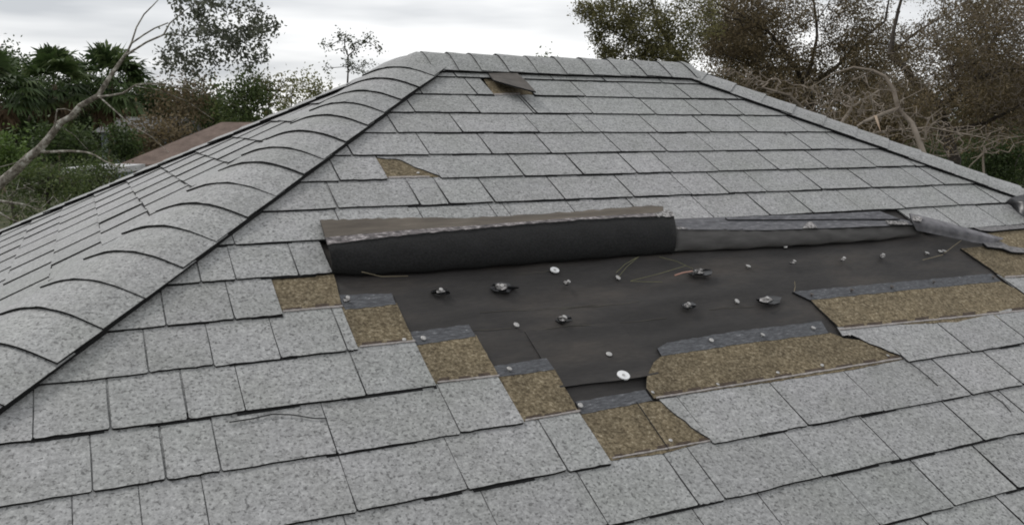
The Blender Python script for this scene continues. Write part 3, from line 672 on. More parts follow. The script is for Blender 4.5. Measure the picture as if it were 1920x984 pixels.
def grow(r, paths, tips, seg=.35, rtip=.004, power=.42, wig=.22):
    """paths: polylines of (point, radius); tips are reached from the nearest place on the skeleton so far"""
    pos, par, rad = [], [], []
    for pl in paths:
        prev = -1
        if pos:
            A = np.array(pos); prev = int(np.argmin(np.linalg.norm(A - pl[0][0], axis=1)))
        for k, (p, q) in enumerate(pl):
            if k and prev >= 0:
                p0 = np.array(pos[prev]); n = max(1, int(np.linalg.norm(p - p0) / seg))
                q0 = pl[k - 1][1]
                for i in range(1, n + 1):
                    t = i / n; pos.append(p0 + (p - p0) * t + (r.normal(size=3) * q * .25 if i < n else 0)); par.append(prev); rad.append(q0 + (q - q0) * t); prev = len(pos) - 1
            else:
                pos.append(np.array(p, float)); par.append(prev); rad.append(q); prev = len(pos) - 1
    nfix = len(pos); ends = []
    if len(tips):
        cap = nfix + len(tips) * 14; A = np.zeros((cap, 3)); A[:nfix] = pos; n = nfix; base = A[:nfix]
        d0 = np.array([np.min(np.linalg.norm(base - t, axis=1)) for t in tips])
        for t in tips[np.argsort(d0)]:
            dd = np.linalg.norm(A[:n] - t, axis=1); i = int(np.argmin(dd)); L = dd[i]; k = min(12, max(1, int(L / seg))); prev = i; p0 = A[i].copy()
            bend = r.normal(size=3) * L * wig
            for s in range(1, k + 1):
                x = s / k; A[n] = p0 + (t - p0) * x + bend * math.sin(math.pi * x) * .5 + (r.normal(size=3) * seg * .10 if s < k else 0); par.append(prev); rad.append(0); prev = n; n += 1
            ends.append(prev)
        A = A[:n]
    else: A = np.array(pos); n = nfix
    par = np.array(par); cnt = np.zeros(n); has = np.zeros(n, bool)
    has[par[par >= 0]] = True; cnt[~has] = 1
    for i in range(n - 1, -1, -1):
        if par[i] >= 0: cnt[par[i]] += cnt[i]
    rr = rtip * cnt ** power; rad = np.array(rad); rr = np.where(rad > 0, rad, rr)
    for i in range(nfix, n):
        if par[i] >= 0: rr[i] = min(rr[i], rr[par[i]] * .95)
    return A, par, rr, np.array(ends, int), nfix
def skeleton(name, A, par, rr, m, parent, thick=.02, heavy=None):
    e = np.where(par >= 0)[0]; e = e[np.linalg.norm(A[e] - A[par[e]], axis=1) > 1e-5]; V, F, o, mi = [], [], 0, []
    for sel, ns in ((rr[e] >= thick, 8), (rr[e] < thick, 3)):
        k = e[sel]
        if not len(k): continue
        v, f = tubes(A[par[k]], A[k], np.minimum(rr[par[k]], rr[k] * 1.25), rr[k], ns)
        f = np.asarray(f); V.append(v); F.append(f + o); o += len(v); mi += [1 if heavy is not None and ns == 8 else 0] * len(f)
    return npmesh(name, np.concatenate(V), np.concatenate(F), [m, heavy] if heavy is not None else m, parent=parent, smooth=True, midx=mi)
def leaves(r, C, n, spread, size, asp=.5, up=.3):
    """n leaf blades round each centre"""
    c = np.repeat(C, n, 0) + r.normal(size=(len(C) * n, 3)) * spread; k = len(c)
    s = size * r.uniform(.6, 1.3, (k, 1)); nn = r.normal(size=(k, 3)); nn[:, 2] += up; nn /= np.linalg.norm(nn, axis=1, keepdims=True)
    a = np.cross(nn, r.normal(size=(k, 3))); a /= np.linalg.norm(a, axis=1, keepdims=True) + 1e-9; b_ = np.cross(nn, a)
    V = np.stack([c - a * s, c - b_ * s * asp + nn * s * .12, c + a * s, c + b_ * s * asp + nn * s * .12], 1).reshape(-1, 3)
    F = np.arange(k * 4).reshape(-1, 4); cl = np.repeat(r.uniform(0, 1, len(C)), n)
    return V, F, np.clip(cl * .7 + r.uniform(0, .3, k), 0, 1)
def leafmat(name, a, b_, c, tr=.32):
    m = bpy.data.materials.new(name); m.use_nodes = True; t = m.node_tree; n = t.nodes; L = t.links.new; p = n['Principled BSDF']
    at = n.new('ShaderNodeAttribute'); at.attribute_name = 'tint'; r = n.new('ShaderNodeValToRGB'); r.color_ramp.elements.new(.5)
    for e, (q, col) in zip(r.color_ramp.elements, ((0, a), (.55, b_), (1, c))): e.position = q; e.color = (*col, 1)
    L(at.outputs['Fac'], r.inputs[0]); L(r.outputs[0], p.inputs['Base Color']); p.inputs['Roughness'].default_value = .6; p.inputs['Specular IOR Level'].default_value = .3
    d = n.new('ShaderNodeBsdfTranslucent'); L(r.outputs[0], d.inputs[0]); x = n.new('ShaderNodeMixShader'); x.inputs[0].default_value = tr
    L(p.outputs[0], x.inputs[1]); L(d.outputs[0], x.inputs[2]); L(x.outputs[0], n['Material Output'].inputs[0]); return m
BARKP = mat('lichened_pale_bark', [(0.34, (.055, .045, .036)), (0.5, (.19, .17, .14)), (0.64, (.46, .45, .40))], scale=14, detail=6, rgh=.7, bump=.6, bscale=25)
BARKD = mat('dark_bark', [(0.3, (.022, .018, .015)), (0.7, (.07, .058, .048))], scale=10, detail=5, bump=.5, bscale=20)
BARKG = mat('grey_brown_twigs', [(0.3, (.11, .090, .068)), (0.7, (.25, .21, .17))], scale=4, detail=4)
TWIG = mat('bare_grey_twigs', [(0.3, (.12, .098, .075)), (0.7, (.30, .255, .21))], scale=3, detail=4)
BARKL = mat('pale_brown_limb', [(0.3, (.10, .075, .05)), (0.7, (.24, .19, .135))], scale=9, detail=5, bump=.5, bscale=20)
SPLIT = mat('fresh_split_wood', [(0.3, (.36, .26, .18)), (0.7, (.52, .41, .31))], scale=12, stretch=(1, 1, .2))
OLIVE = leafmat('olive_leaf', (0.0561, 0.0561, 0.0224), (0.1403, 0.1309, 0.0524), (0.2431, 0.2244, 0.0935))
DRAB = leafmat('drab_leaf', (0.0586, 0.0461, 0.0255), (0.1360, 0.1057, 0.0550), (0.2407, 0.1826, 0.1081))
DGREEN = leafmat('dark_green_leaf', (0.0232, 0.0348, 0.0116), (0.0508, 0.0798, 0.0232), (0.0943, 0.1305, 0.0435))
MGREEN = leafmat('mid_green_leaf', (0.0330, 0.0480, 0.0150), (0.0750, 0.1050, 0.0330), (0.1500, 0.1800, 0.0600))
LGREEN = leafmat('fresh_green_leaf', (0.0438, 0.0688, 0.0150), (0.0938, 0.1500, 0.0350), (0.1625, 0.2375, 0.0625))
YGREEN = leafmat('yellowish_leaf', (0.0960, 0.1020, 0.0360), (0.1800, 0.1800, 0.0720), (0.2640, 0.2520, 0.1200))
GREYL = leafmat('grey_olive_leaf', (0.0504, 0.0567, 0.0378), (0.1050, 0.1155, 0.0798), (0.1785, 0.1890, 0.1365))
PALMG = leafmat('palm_frond_green', (0.0270, 0.0450, 0.0150), (0.0600, 0.0975, 0.0300), (0.1275, 0.1650, 0.0675))
PALMB = leafmat('dead_frond_brown', (0.0650, 0.0442, 0.0260), (0.1430, 0.0975, 0.0585), (0.2210, 0.1560, 0.0975))
Z3 = np.array([0, 0, 1.])
def ground_below(p): return np.array([p[0], p[1], 0.0])
def px_path(pts, d0, d1=None):       # (px, py, radius)
    n = len(pts); return [(W(x, y, d0 + ((d1 if d1 is not None else d0) - d0) * i / max(1, n - 1)), r) for i, (x, y, r) in enumerate(pts)]
def px_blob(x, y, hx, hy, d, deep, share): k = d / FPX; return (W(x, y, d), (hx * k, deep, hy * k), share)

# --- the leaning broken tree on the left
r = np.random.default_rng(21); D = 11.0
root = empty('leaning_tree', tuple(ground_below(W(-260, 500, 11.5))))
tag(root, 'pale-barked leaning tree with lichen, bare lower limbs and leaves only at its tip', 'tree')
start = W(-260, 500, 11.5)
paths = [[(ground_below(start), .19), (start, .16)] + px_path([(-120, 425, .135), (-60, 385, .12), (0, 345, .105), (30, 320, .10), (55, 295, .092), (90, 262, .078), (112, 232, .068), (150, 200, .060), (185, 180, .054), (203, 150, .046), (225, 118, .038), (238, 100, .034)], 11.2, 11.0),
 px_path([(238, 100, .026), (247, 80, .018), (256, 52, .016), (270, 28, .014), (290, 8, .012), (310, -14, .009)], 11, 11.2),
 px_path([(238, 100, .026), (247, 82, .019), (270, 66, .017), (290, 54, .015), (315, 44, .012)], 11, 10.9),
 px_path([(236, 104, .026), (256, 92, .022), (275, 80, .021), (307, 66, .019), (340, 67, .012), (380, 72, .008)], 11, 10.7),
 px_path([(307, 66, .018), (318, 45, .015), (345, 22, .012), (372, 4, .010), (410, -20, .007)], 10.8, 10.8),
 px_path([(340, 67, .012), (400, 40, .008), (450, 20, .006)], 10.7, 10.6),
 px_path([(185, 183, .026), (205, 180, .022), (230, 176, .021), (255, 160, .018), (275, 158, .016), (300, 157, .013), (318, 148, .011), (321, 132, .008), (312, 120, .006)], 11, 11.1),
 px_path([(255, 163, .012), (300, 170, .009), (350, 190, .007), (400, 225, .004)], 11, 11.2),
 px_path([(290, 160, .010), (345, 166, .008), (400, 180, .006), (455, 205, .003)], 11, 10.8),
 px_path([(300, 158, .008), (350, 163, .006), (420, 172, .004), (470, 196, .003)], 11.1, 11.4),
 px_path([(187, 183, .020), (215, 208, .014), (240, 230, .012), (262, 244, .010), (285, 258, .009), (316, 286, .006)], 11, 10.6),
 px_path([(85, 286, .040), (105, 285, .028), (130, 284, .025), (150, 285, .023), (165, 287, .020), (178, 292, .018), (200, 305, .015), (222, 313, .012), (244, 317, .008)], 11.1, 10.6),
 px_path([(165, 287, .010), (178, 285, .005)], 10.9, 10.9),
 px_path([(100, 247, .024), (104, 228, .018), (107, 206, .013), (122, 205, .010), (142, 212, .007)], 11, 10.9),
 px_path([(112, 236, .014), (140, 255, .009), (165, 282, .006)], 11, 11.3),
 px_path([(60, 291, .014), (30, 306, .011), (0, 314, .009), (-30, 330, .007)], 11.1, 11.0)]
tips = blob_points(r, [px_blob(440, 30, 70, 60, 10.8, .6, 5), px_blob(375, 75, 70, 40, 10.8, .5, 3.4), px_blob(335, 118, 55, 30, 10.9, .4, 2.0), px_blob(465, 85, 45, 38, 10.8, .4, 2.6), px_blob(420, 125, 60, 22, 10.9, .4, 1.2), px_blob(350, 10, 35, 25, 10.8, .3, 1.4), px_blob(500, 55, 22, 20, 10.8, .3, .7), px_blob(390, -60, 110, 50, 10.8, .7, 3)], 250)
A, par, rr, ends, nf = grow(r, paths, tips, seg=.16, rtip=.0028, power=.36, wig=.25)
skeleton('trunk', A, par, rr * .6, BARKP, root, .007)
V, F, T = leaves(r, A[ends], 20, .045, .026, .55, .2); npmesh('crown', V, F, GREYL, T, root)
# bare twigs trailing from its lower limb
r = np.random.default_rng(5)

# --- palms
def palm(x, yc, R, d, ytr, label, n=34, seed=1, tw=.13, lean=0.0):
    r = np.random.default_rng(seed); c = W(x, yc, d); k = d / FPX; Rm = R * k; g0 = ground_below(W(x + lean, yc, d))
    root = empty('palm_tree', tuple(g0)); tag(root, label, 'palm', 'palms behind the roof on the left')
    mid = (g0 + c) / 2 + np.array([.1, 0, 0]); P = [g0, g0 + (mid - g0) * .5, mid, mid + (c - mid) * .6, c]
    P = np.array([g0 + (c - g0) * t + RT * .12 * math.sin(t * 3) for t in np.linspace(0, 1, 14)])
    rad = np.array([tw * 1.2] + [tw * (1 + .12 * (i % 2)) for i in range(13)])
    V, F = tubes(P[:-1], P[1:], rad[:-1], rad[1:], 10); npmesh('trunk', V, F, BARKL, parent=root, smooth=True)
    for name, m, els, nn, sc in (('crown', PALMG, (-.5, 1.5), int(n * 1.4), 1.0), ('dead_fronds', PALMB, (-1.35, -.55), n // 2, .8)):
        VV, FF, TT, o = [], [], [], 0
        for i in range(nn):
            el = r.uniform(*els); az = r.uniform(0, 2 * math.pi); L = Rm * r.uniform(.5, .68) * sc; t0 = r.uniform(0, 1)
            d0 = np.array([math.cos(az) * math.cos(el), math.sin(az) * math.cos(el), math.sin(el)]); side = np.cross(d0, Z3); side /= np.linalg.norm(side) + 1e-9; nrm = np.cross(side, d0)
            hub = c + d0 * L - Z3 * L * .12
            q = [c - side * .012, c + side * .012, hub + side * .012, hub - side * .012]; VV += q; FF.append([o, o + 1, o + 2, o + 3]); TT.append(t0); o += 4
            for j in range(15):      # blades of the fan
                a = (j / 14 - .5) * 3.5; bl = Rm * .46 * sc * r.uniform(.75, 1.1) * (1 - .25 * abs(j / 14 - .5)); dr = d0 * math.cos(a) + side * math.sin(a); dr = dr - Z3 * r.uniform(.05, .35); dr /= np.linalg.norm(dr)
                wv = np.cross(dr, nrm); wv /= np.linalg.norm(wv) + 1e-9; wd = Rm * .032
                e1 = hub + dr * bl * .6; e2 = hub + dr * bl - Z3 * bl * r.uniform(.1, .4)
                VV += [hub - wv * wd * .4, hub + wv * wd * .4, e1 + wv * wd, e1 - wv * wd, e1 - wv * wd, e1 + wv * wd, e2 + wv * .004, e2 - wv * .004]; FF += [[o, o + 1, o + 2, o + 3], [o + 4, o + 5, o + 6, o + 7]]; TT += [t0] * 2; o += 8
        npmesh(name, np.array(VV), np.array(FF), m, np.array(TT), root)
palm(101, 160, 88, 50, 0, 'leftmost full palm with a round crown and a brown skirt of dead fronds', 40, 2)
palm(206, 158, 90, 54, 0, 'palm with two upright tufts standing behind the leaning trunk', 40, 4, lean=-14)
palm(-10, 166, 90, 46, 0, 'palm cut off by the left picture edge', 38, 6)

# --- background trees, each with its own trunk and crown
def bg_tree(name, label, x, ytop, ybot, hw, d, m, n=70, per=26, size=.10, seed=0, bark=BARKD, spread=.30, cat='tree', group='trees behind the house', blobs=None, rtip=.012, tx=None, cover=True):
    r = np.random.default_rng(seed + 100); k = d / FPX; tx = x if tx is None else tx
    c = W(x, (ytop + ybot) / 2, d); b0 = ground_below(W(tx, 250, d)); root = empty(name, tuple(b0)); tag(root, label, cat, group)
    if blobs is None:
        hy = (ybot - ytop) / 2; blobs = [px_blob(x, (ytop + ybot) / 2, hw, hy, d, hw * k * .9, 3)]
        for i in range(5): blobs.append(px_blob(x + r.uniform(-.7, .7) * hw, (ytop + ybot) / 2 + r.uniform(-.75, .4) * hy, hw * .45, hy * .4, d, hw * k * .5, 1))
    else: blobs = [px_blob(*q[:4], d, q[4] * k, q[5]) for q in blobs]
    tips = blob_points(r, blobs, n); tips[:, 2] = np.maximum(tips[:, 2], .3)
    top = W(tx + (x - tx) * .7, ytop + (ybot - ytop) * .35, d); tr = max(.05, .0016 * hw * k * 40 / 1000 * 25)
    tr = max(.06, hw * k * .05)
    A, par, rr, ends, nf = grow(r, [[(b0, tr * 1.3), (b0 + (top - b0) * .5 + RT * r.uniform(-.3, .3), tr), (top, tr * .5)]], tips, seg=.8 if d > 20 else .4, rtip=rtip, power=.40)
    skeleton('trunk', A, par, rr, bark, root, .03)
    V, F, T = leaves(r, A[ends], per, spread, size); npmesh('crown', V, F, m, T, root); return root
BT = [
 ('dense dark tree rising at the left picture edge behind the palms', 20, 105, 300, 62, 66, DGREEN, 130, 60, .15, .55),
 ('dark bushy tree between the two full palms', 152, 135, 310, 72, 68, DGREEN, 170, 60, .15, .55),
 ('dark tree right behind the second palm', 262, 150, 290, 54, 66, DGREEN, 130, 56, .14, .5),
 ('brownish tree in the middle of the left wood, partly bare', 335, 148, 285, 58, 58, DRAB, 90, 26, .12, .5),
 ('tall drab tree behind the hanging bare twigs', 400, 158, 275, 52, 60, MGREEN, 80, 30, .13, .5),
 ('olive tree with a lit round top above the brown roof', 462, 136, 255, 46, 54, MGREEN, 80, 34, .12, .42),
 ('yellow-tinged small tree right of the olive one', 505, 150, 235, 30, 58, OLIVE, 50, 28, .11, .38),
 ('thin pale tree with loose top touching the sky left of the ridge', 548, 138, 215, 34, 70, YGREEN, 46, 14, .13, .5),
 ('low light-green tree just above the roof edge', 592, 142, 205, 34, 74, YGREEN, 46, 18, .14, .5),
 ('far tree peeping over the middle of the ridge', 1022, 99, 200, 26, 82, MGREEN, 40, 24, .16, .5),
 ('dark shrubby tree low behind the brown roof', 300, 215, 330, 60, 46, DRAB, 80, 30, .12, .45),
]
for i, (lb, x, yt, yb, hw, d, m, n, per, sz, spd) in enumerate(BT): bg_tree('tree', lb, x, yt, yb, hw, d, m, n, per, sz, i, spread=spd)
bg_tree('tree', 'wide dark tree far behind the palms, filling the gaps between them', 95, 150, 320, 120, 78, DGREEN, 260, 70, .15, 31, spread=.6)
bg_tree('tree', 'wide drab tree far behind the second palm and the bare limbs', 270, 168, 320, 120, 80, DRAB, 260, 70, .14, 32, spread=.6)
# sparse tree left of the ridge, seen against the sky
bg_tree('tree', 'sparse dark tree standing alone against the sky left of the ridge', 655, 60, 190, 50, 48, GREYL, 60, 12, .085, 31, spread=.17, tx=648,
        blobs=[(640, 70, 16, 9, 10, 1.6), (668, 86, 12, 12, 10, 1.8), (692, 74, 12, 8, 8, 1.2), (706, 92, 11, 9, 8, 1.0), (692, 116, 16, 9, 8, .9), (655, 122, 14, 12, 8, .8), (614, 88, 9, 6, 6, .6), (612, 128, 8, 5, 5, .6), (680, 134, 22, 10, 10, 1.4), (640, 96, 12, 12, 8, .5)], rtip=.016)
# shrubs on the left
def shrub(label, x, ytop, ybot, hw, d, m, n, per, size, spread, seed): return bg_tree('shrub', label, x, ytop, ybot, hw, d, m, n, per, size, seed, spread=spread, cat='shrub', group='shrubs and saplings on the left', rtip=.006)
shrub('bright green shrub at the left picture edge below the palms', 18, 248, 345, 52, 30, LGREEN, 60, 40, .075, .22, 41)
shrub('dark shrub under the leaning trunk', 130, 235, 330, 60, 34, DGREEN, 60, 40, .09, .28, 42)
shrub('dark green shrub beside the far end of the brown roof', 225, 240, 305, 36, 40, DGREEN, 50, 40, .085, .25, 43)
shrub('broken feathery shrub in the lower left beside the roof edge', 90, 318, 440, 110, 15, MGREEN, 160, 34, .030, .13, 44)
shrub('sparse feathery sapling behind the low white eave', 165, 300, 385, 70, 18, MGREEN, 110, 40, .030, .13, 45)
# bare twigs low in the corner
root = empty('fallen_branch', tuple(ground_below(W(0, 430, 13)))); tag(root, 'bare fallen branch lying low at the left picture edge', 'branch')
r = np.random.default_rng(9)
paths = [px_path([(-60, 370, .03), (0, 378, .022), (25, 381, .018), (45, 384, .012), (70, 392, .006)], 13), px_path([(-40, 372, .02), (0, 400, .016), (20, 412, .012), (45, 420, .008)], 12.8)]
A, par, rr, ends, nf = grow(r, [[(ground_below(W(-60, 420, 13)), .035)] + paths[0], paths[1]], blob_points(r, [px_blob(60, 370, 70, 40, 13, .5, 1)], 40), seg=.2, rtip=.0035, power=.3)
skeleton('limb', A, par, rr, BARKP, root, .01)

# --- the big storm-thinned oaks on the right
def oak(label, main, blobs, d, m, n, per, size, spread, seed, bark=BARKD, leafy=1.0, rtip=.0035, seg=.28, extra=(), bare=None, thick=.018, group='storm-thinned trees beyond the roof', power=.42):
    r = np.random.default_rng(seed); b0 = ground_below(main[0][0][0]); root = empty('oak_tree', tuple(b0)); tag(root, label, 'tree', group)
    main = [[(p, q * .5) for p, q in pl] for pl in main]; paths = [[(b0, main[0][0][1] * 1.25)] + main[0]] + list(main[1:])
    tips = blob_points(r, [px_blob(*q[:4], q[6] if len(q) > 6 else d, q[4], q[5]) for q in blobs], n); tips[:, 2] = np.maximum(tips[:, 2], .5)
    A, par, rr, ends, nf = grow(r, paths, tips, seg=seg, rtip=rtip, power=power, wig=.3)
    skeleton('trunk', A, par, rr, bark, root, thick, BARKD if bark is BARKG else None)
    e = ends[r.uniform(size=len(ends)) < leafy]
    V, F, T = leaves(r, A[e], per, spread, size, .5, .2); npmesh('crown', V, F, m, T, root)
    return root
# leafy olive crown nearest the ridge
oak('leafy olive tree whose crown starts the right-hand wood above the ridge end',
    [px_path([(1330, 250, .16), (1310, 150, .13), (1262, 95, .09), (1235, 50, .06), (1222, 0, .04)], 17, 16.5), px_path([(1262, 95, .06), (1180, 75, .035), (1130, 50, .02)], 16.7, 16.3), px_path([(1290, 120, .06), (1215, 105, .035), (1170, 105, .015)], 16.8, 16.2)],
    [(1150, 30, 42, 34, .7, 3.2), (1100, 22, 22, 14, .3, .8), (1215, 50, 58, 45, .9, 5), (1190, 95, 55, 22, .7, 2.2), (1255, 105, 55, 28, .9, 3.5), (1300, 40, 60, 50, 1, 3), (1125, 65, 16, 22, .3, .7), (1200, -40, 90, 40, 1, 3), (1138, 100, 18, 12, .3, .6)],
    16.5, OLIVE, 1000, 27, .026, .075, 51, leafy=.9, rtip=.003)
# tall dark tree with the forked trunk
oak('tall dark tree with a forked trunk in the middle of the right-hand wood',
    [px_path([(1530, 260, .22), (1518, 190, .20), (1508, 158, .17)], 19, 19), px_path([(1508, 158, .12), (1490, 125, .10), (1470, 98, .085), (1440, 60, .07), (1400, 35, .055), (1345, 8, .04), (1320, -20, .03)], 19, 18),
     px_path([(1508, 158, .10), (1522, 120, .08), (1532, 70, .06), (1528, 20, .05), (1520, -30, .04)], 19, 19.3), px_path([(1518, 160, .10), (1570, 125, .08), (1610, 80, .06), (1660, 40, .05), (1670, -20, .035)], 19, 19.5),
     px_path([(1440, 60, .05), (1385, 38, .035), (1340, 30, .02)], 18.4, 18), px_path([(1532, 40, .04), (1552, 10, .03), (1570, -20, .02)], 19, 19), px_path([(1470, 98, .04), (1400, 120, .03), (1350, 100, .018)], 18.5, 18)],
    [(1380, 30, 80, 50, 1.2, 4), (1370, 85, 70, 30, 1.0, 3.2), (1450, 40, 70, 50, 1.2, 3.0), (1440, 110, 80, 35, 1.1, 3.5), (1500, 20, 50, 40, 1.2, 1.2), (1590, 50, 45, 55, 1.2, 2.6), (1640, 90, 60, 50, 1.3, 3.2), (1560, 115, 50, 35, 1.1, 2.4), (1450, -50, 160, 40, 1.5, 3), (1640, -40, 100, 40, 1.5, 2), (1400, 150, 90, 25, 1, 2.2), (1560, 165, 90, 30, 1, 2.6)],
    18.5, DRAB, 2100, 36, .026, .085, 52, leafy=.6, rtip=.0042, power=.34)
# the right-hand mass of bare twigs
oak('wide drab tree with masses of bare grey twigs at the right picture edge',
    [px_path([(1790, 300, .20), (1760, 200, .17), (1700, 130, .12), (1668, 105, .10), (1675, 60, .07), (1690, 0, .05)], 15, 15.5), px_path([(1760, 200, .12), (1830, 150, .09), (1900, 130, .07), (1990, 125, .05)], 15, 14), px_path([(1780, 250, .10), (1850, 230, .07), (1910, 200, .05), (1990, 190, .03)], 15, 14),
     px_path([(1830, 150, .07), (1860, 80, .05), (1900, 20, .035), (1930, -30, .025)], 15, 15), px_path([(1668, 105, .05), (1720, 60, .04), (1790, 20, .03), (1850, -20, .02)], 15.3, 15.6), px_path([(1780, 125, .05), (1840, 118, .04), (1880, 128, .03), (1930, 142, .02)], 14.8, 14.3)],
    [(1820, 60, 110, 60, 1.3, 5), (1890, 30, 60, 40, 1.2, 2.2), (1760, 110, 90, 40, 1.2, 4), (1860, 150, 90, 45, 1.2, 4.5), (1760, 180, 110, 45, 1.2, 4.5), (1880, 225, 70, 40, 1.0, 3), (1700, 190, 70, 40, 1.0, 2.6), (1800, -40, 160, 40, 1.5, 2), (1960, 120, 50, 100, 1, 2.5)],
    14.5, DRAB, 3600, 22, .021, .075, 53, bark=BARKG, leafy=.38, rtip=.0048, power=.30, seg=.2)
# low tangle behind the right hip
oak('low tangle of broken bare branches close behind the right hip',
    [px_path([(1560, 330, .09), (1530, 230, .06), (1480, 180, .04), (1430, 165, .025)], 11, 10.5), px_path([(1545, 280, .05), (1600, 200, .04), (1650, 170, .03)], 11, 11.2), px_path([(1555, 300, .05), (1640, 250, .04), (1740, 240, .03), (1850, 260, .015)], 11, 10.6)],
    [(1450, 165, 90, 25, .6, 3), (1560, 195, 90, 35, .7, 4), (1680, 235, 110, 40, .8, 4.5), (1800, 265, 110, 35, .8, 4), (1380, 140, 50, 15, .5, 1)],
    11, DRAB, 900, 9, .014, .05, 54, bark=TWIG, leafy=.4, rtip=.0050, seg=.14, power=.28)
# broken limb with fresh wood
r = np.random.default_rng(55); root = empty('broken_limb', tuple(ground_below(W(1735, 300, 9.6)))); tag(root, 'snapped curved limb hanging by pale splintered wood behind the right hip', 'tree limb')
paths = [[(ground_below(W(1735, 300, 9.6)), .07)] + px_path([(1735, 300, .06), (1722, 262, .05), (1710, 232, .045), (1690, 212, .044), (1682, 198, .042), (1676, 170, .038), (1661, 146, .034), (1636, 133, .028), (1600, 127, .020), (1560, 140, .014), (1520, 165, .008)], 9.6, 10.2),
 px_path([(1684, 205, .040), (1662, 212, .038), (1640, 221, .034), (1618, 230, .028), (1606, 238, .016)], 9.8, 9.5), px_path([(1735, 262, .014), (1735, 240, .013), (1745, 220, .012), (1768, 202, .008)], 9.6, 9.4),
 px_path([(1737, 250, .013), (1750, 233, .012), (1765, 228, .011), (1778, 236, .007)], 9.6, 9.3), px_path([(1700, 255, .010), (1688, 235, .009), (1676, 220, .008)], 9.7, 9.4), px_path([(1640, 221, .01), (1636, 195, .008), (1634, 178, .006), (1648, 181, .004)], 9.7, 9.6), px_path([(1690, 205, .014), (1692, 190, .009)], 9.8, 9.7),
 px_path([(1636, 133, .012), (1600, 150, .009), (1570, 175, .007), (1545, 200, .005)], 10, 9.9), px_path([(1760, 240, .008), (1756, 262, .007), (1770, 271, .005)], 9.5, 9.3)]
A, par, rr, ends, nf = grow(r, paths, blob_points(r, [px_blob(1590, 165, 70, 35, 9.9, .5, 2), px_blob(1650, 200, 60, 35, 9.8, .5, 1.4), px_blob(1700, 150, 50, 40, 10, .5, 1)], 150), seg=.13, rtip=.003, power=.33)
skeleton('limb', A, par, np.maximum(rr * .6, .0045), TWIG, root, .006)
b = MB(); P = [W(1641, 217, 9.62), W(1646, 232, 9.58), W(1651, 247, 9.55)]
V = []; F = []
for i, (p, ww) in enumerate(zip(P, (.018, .014, .003))):
    for t in range(5): V.append(p + RT * ww * math.cos(t * 1.2566) + np.array([FW[0], FW[1], 0]) * ww * .6 * math.sin(t * 1.2566))
for i in range(2): F += [[i * 5 + t, i * 5 + (t + 1) % 5, i * 5 + 5 + (t + 1) % 5, i * 5 + 5 + t] for t in range(5)]
b.add(V, F); b.build('split_wood', SPLIT, root)
# slim bare saplings at lower right
r = np.random.default_rng(56); root = empty('bare_sapling', tuple(ground_below(W(1845, 330, 10)))); tag(root, 'slim bare forked sapling in front of the dark undergrowth at the right', 'sapling')
A, par, rr, ends, nf = grow(r, [[(ground_below(W(1845, 330, 10)), .016)] + px_path([(1845, 330, .013), (1843, 300, .011), (1845, 275, .008)], 10), px_path([(1844, 288, .008), (1820, 310, .006), (1812, 322, .004)], 10, 9.9), px_path([(1845, 275, .007), (1875, 262, .006), (1920, 256, .005), (1960, 250, .004)], 10, 9.8)], [], seg=.1, rtip=.003)
skeleton('stem', A, par, rr, BARKG, root, .006)
# undergrowth and far trees filling the right side
def rtree(label, x, yt, yb, hw, d, m, n, per, sz, spd, seed, name='tree', bark=BARKD): return bg_tree(name, label, x, yt, yb, hw, d, m, int(n * 1.2), int(per * 2.8), sz * .62, seed, spread=spd, cat=name, group='trees and shrubs beyond the right hip', bark=bark, rtip=.008)
rtree('dark green shrub low at the right picture edge', 1880, 255, 400, 85, 17, DGREEN, 90, 44, .045, .17, 61, 'shrub')
rtree('deep green shrub behind the slim saplings', 1770, 275, 380, 70, 20, DGREEN, 70, 40, .05, .19, 62, 'shrub')
rtree('brown thicket tree filling the gap behind the broken limb', 1660, 165, 330, 90, 26, DRAB, 120, 40, .075, .28, 63)
rtree('brown thicket tree behind the forked trunk', 1500, 140, 300, 90, 30, DRAB, 120, 40, .085, .32, 64)
rtree('drab tree behind the leafy olive crown', 1370, 115, 260, 70, 32, OLIVE, 90, 34, .085, .32, 65)
rtree('drab wide tree closing the wood at the right picture edge', 1850, 130, 330, 130, 28, DRAB, 170, 38, .08, .32, 66)
rtree('brown tree between the forked trunk and the bare twigs', 1610, 105, 300, 70, 34, DRAB, 90, 24, .085, .35, 67)
rtree('dense drab tree rising behind the left half of the forked tree', 1420, -30, 260, 95, 30, DRAB, 150, 34, .075, .30, 68)
rtree('tall drab tree behind the bare twigs at the upper right', 1850, -40, 260, 110, 27, DRAB, 170, 30, .07, .30, 69)
rtree('drab tree behind the right fork of the forked tree', 1625, -20, 260, 60, 29, DRAB, 90, 30, .07, .30, 70)
# far wood that closes the horizon all round
r = np.random.default_rng(77); n = 1500; az = r.uniform(-1.1, 1.9, n) ; dd = r.uniform(95, 140, n); hgt = (4.6 + 2.2 * np.sin(az * 23) * np.sin(az * 7 + 1)) * r.uniform(.05, 1, n)
C = np.stack([CAM[0] + np.sin(az) * dd, CAM[1] + np.cos(az) * dd, hgt], 1); V, F, T = leaves(r, C, 26, .9, .55, .6)
tag(npmesh('far_wood', V, F, DGREEN, T), kind='stuff')

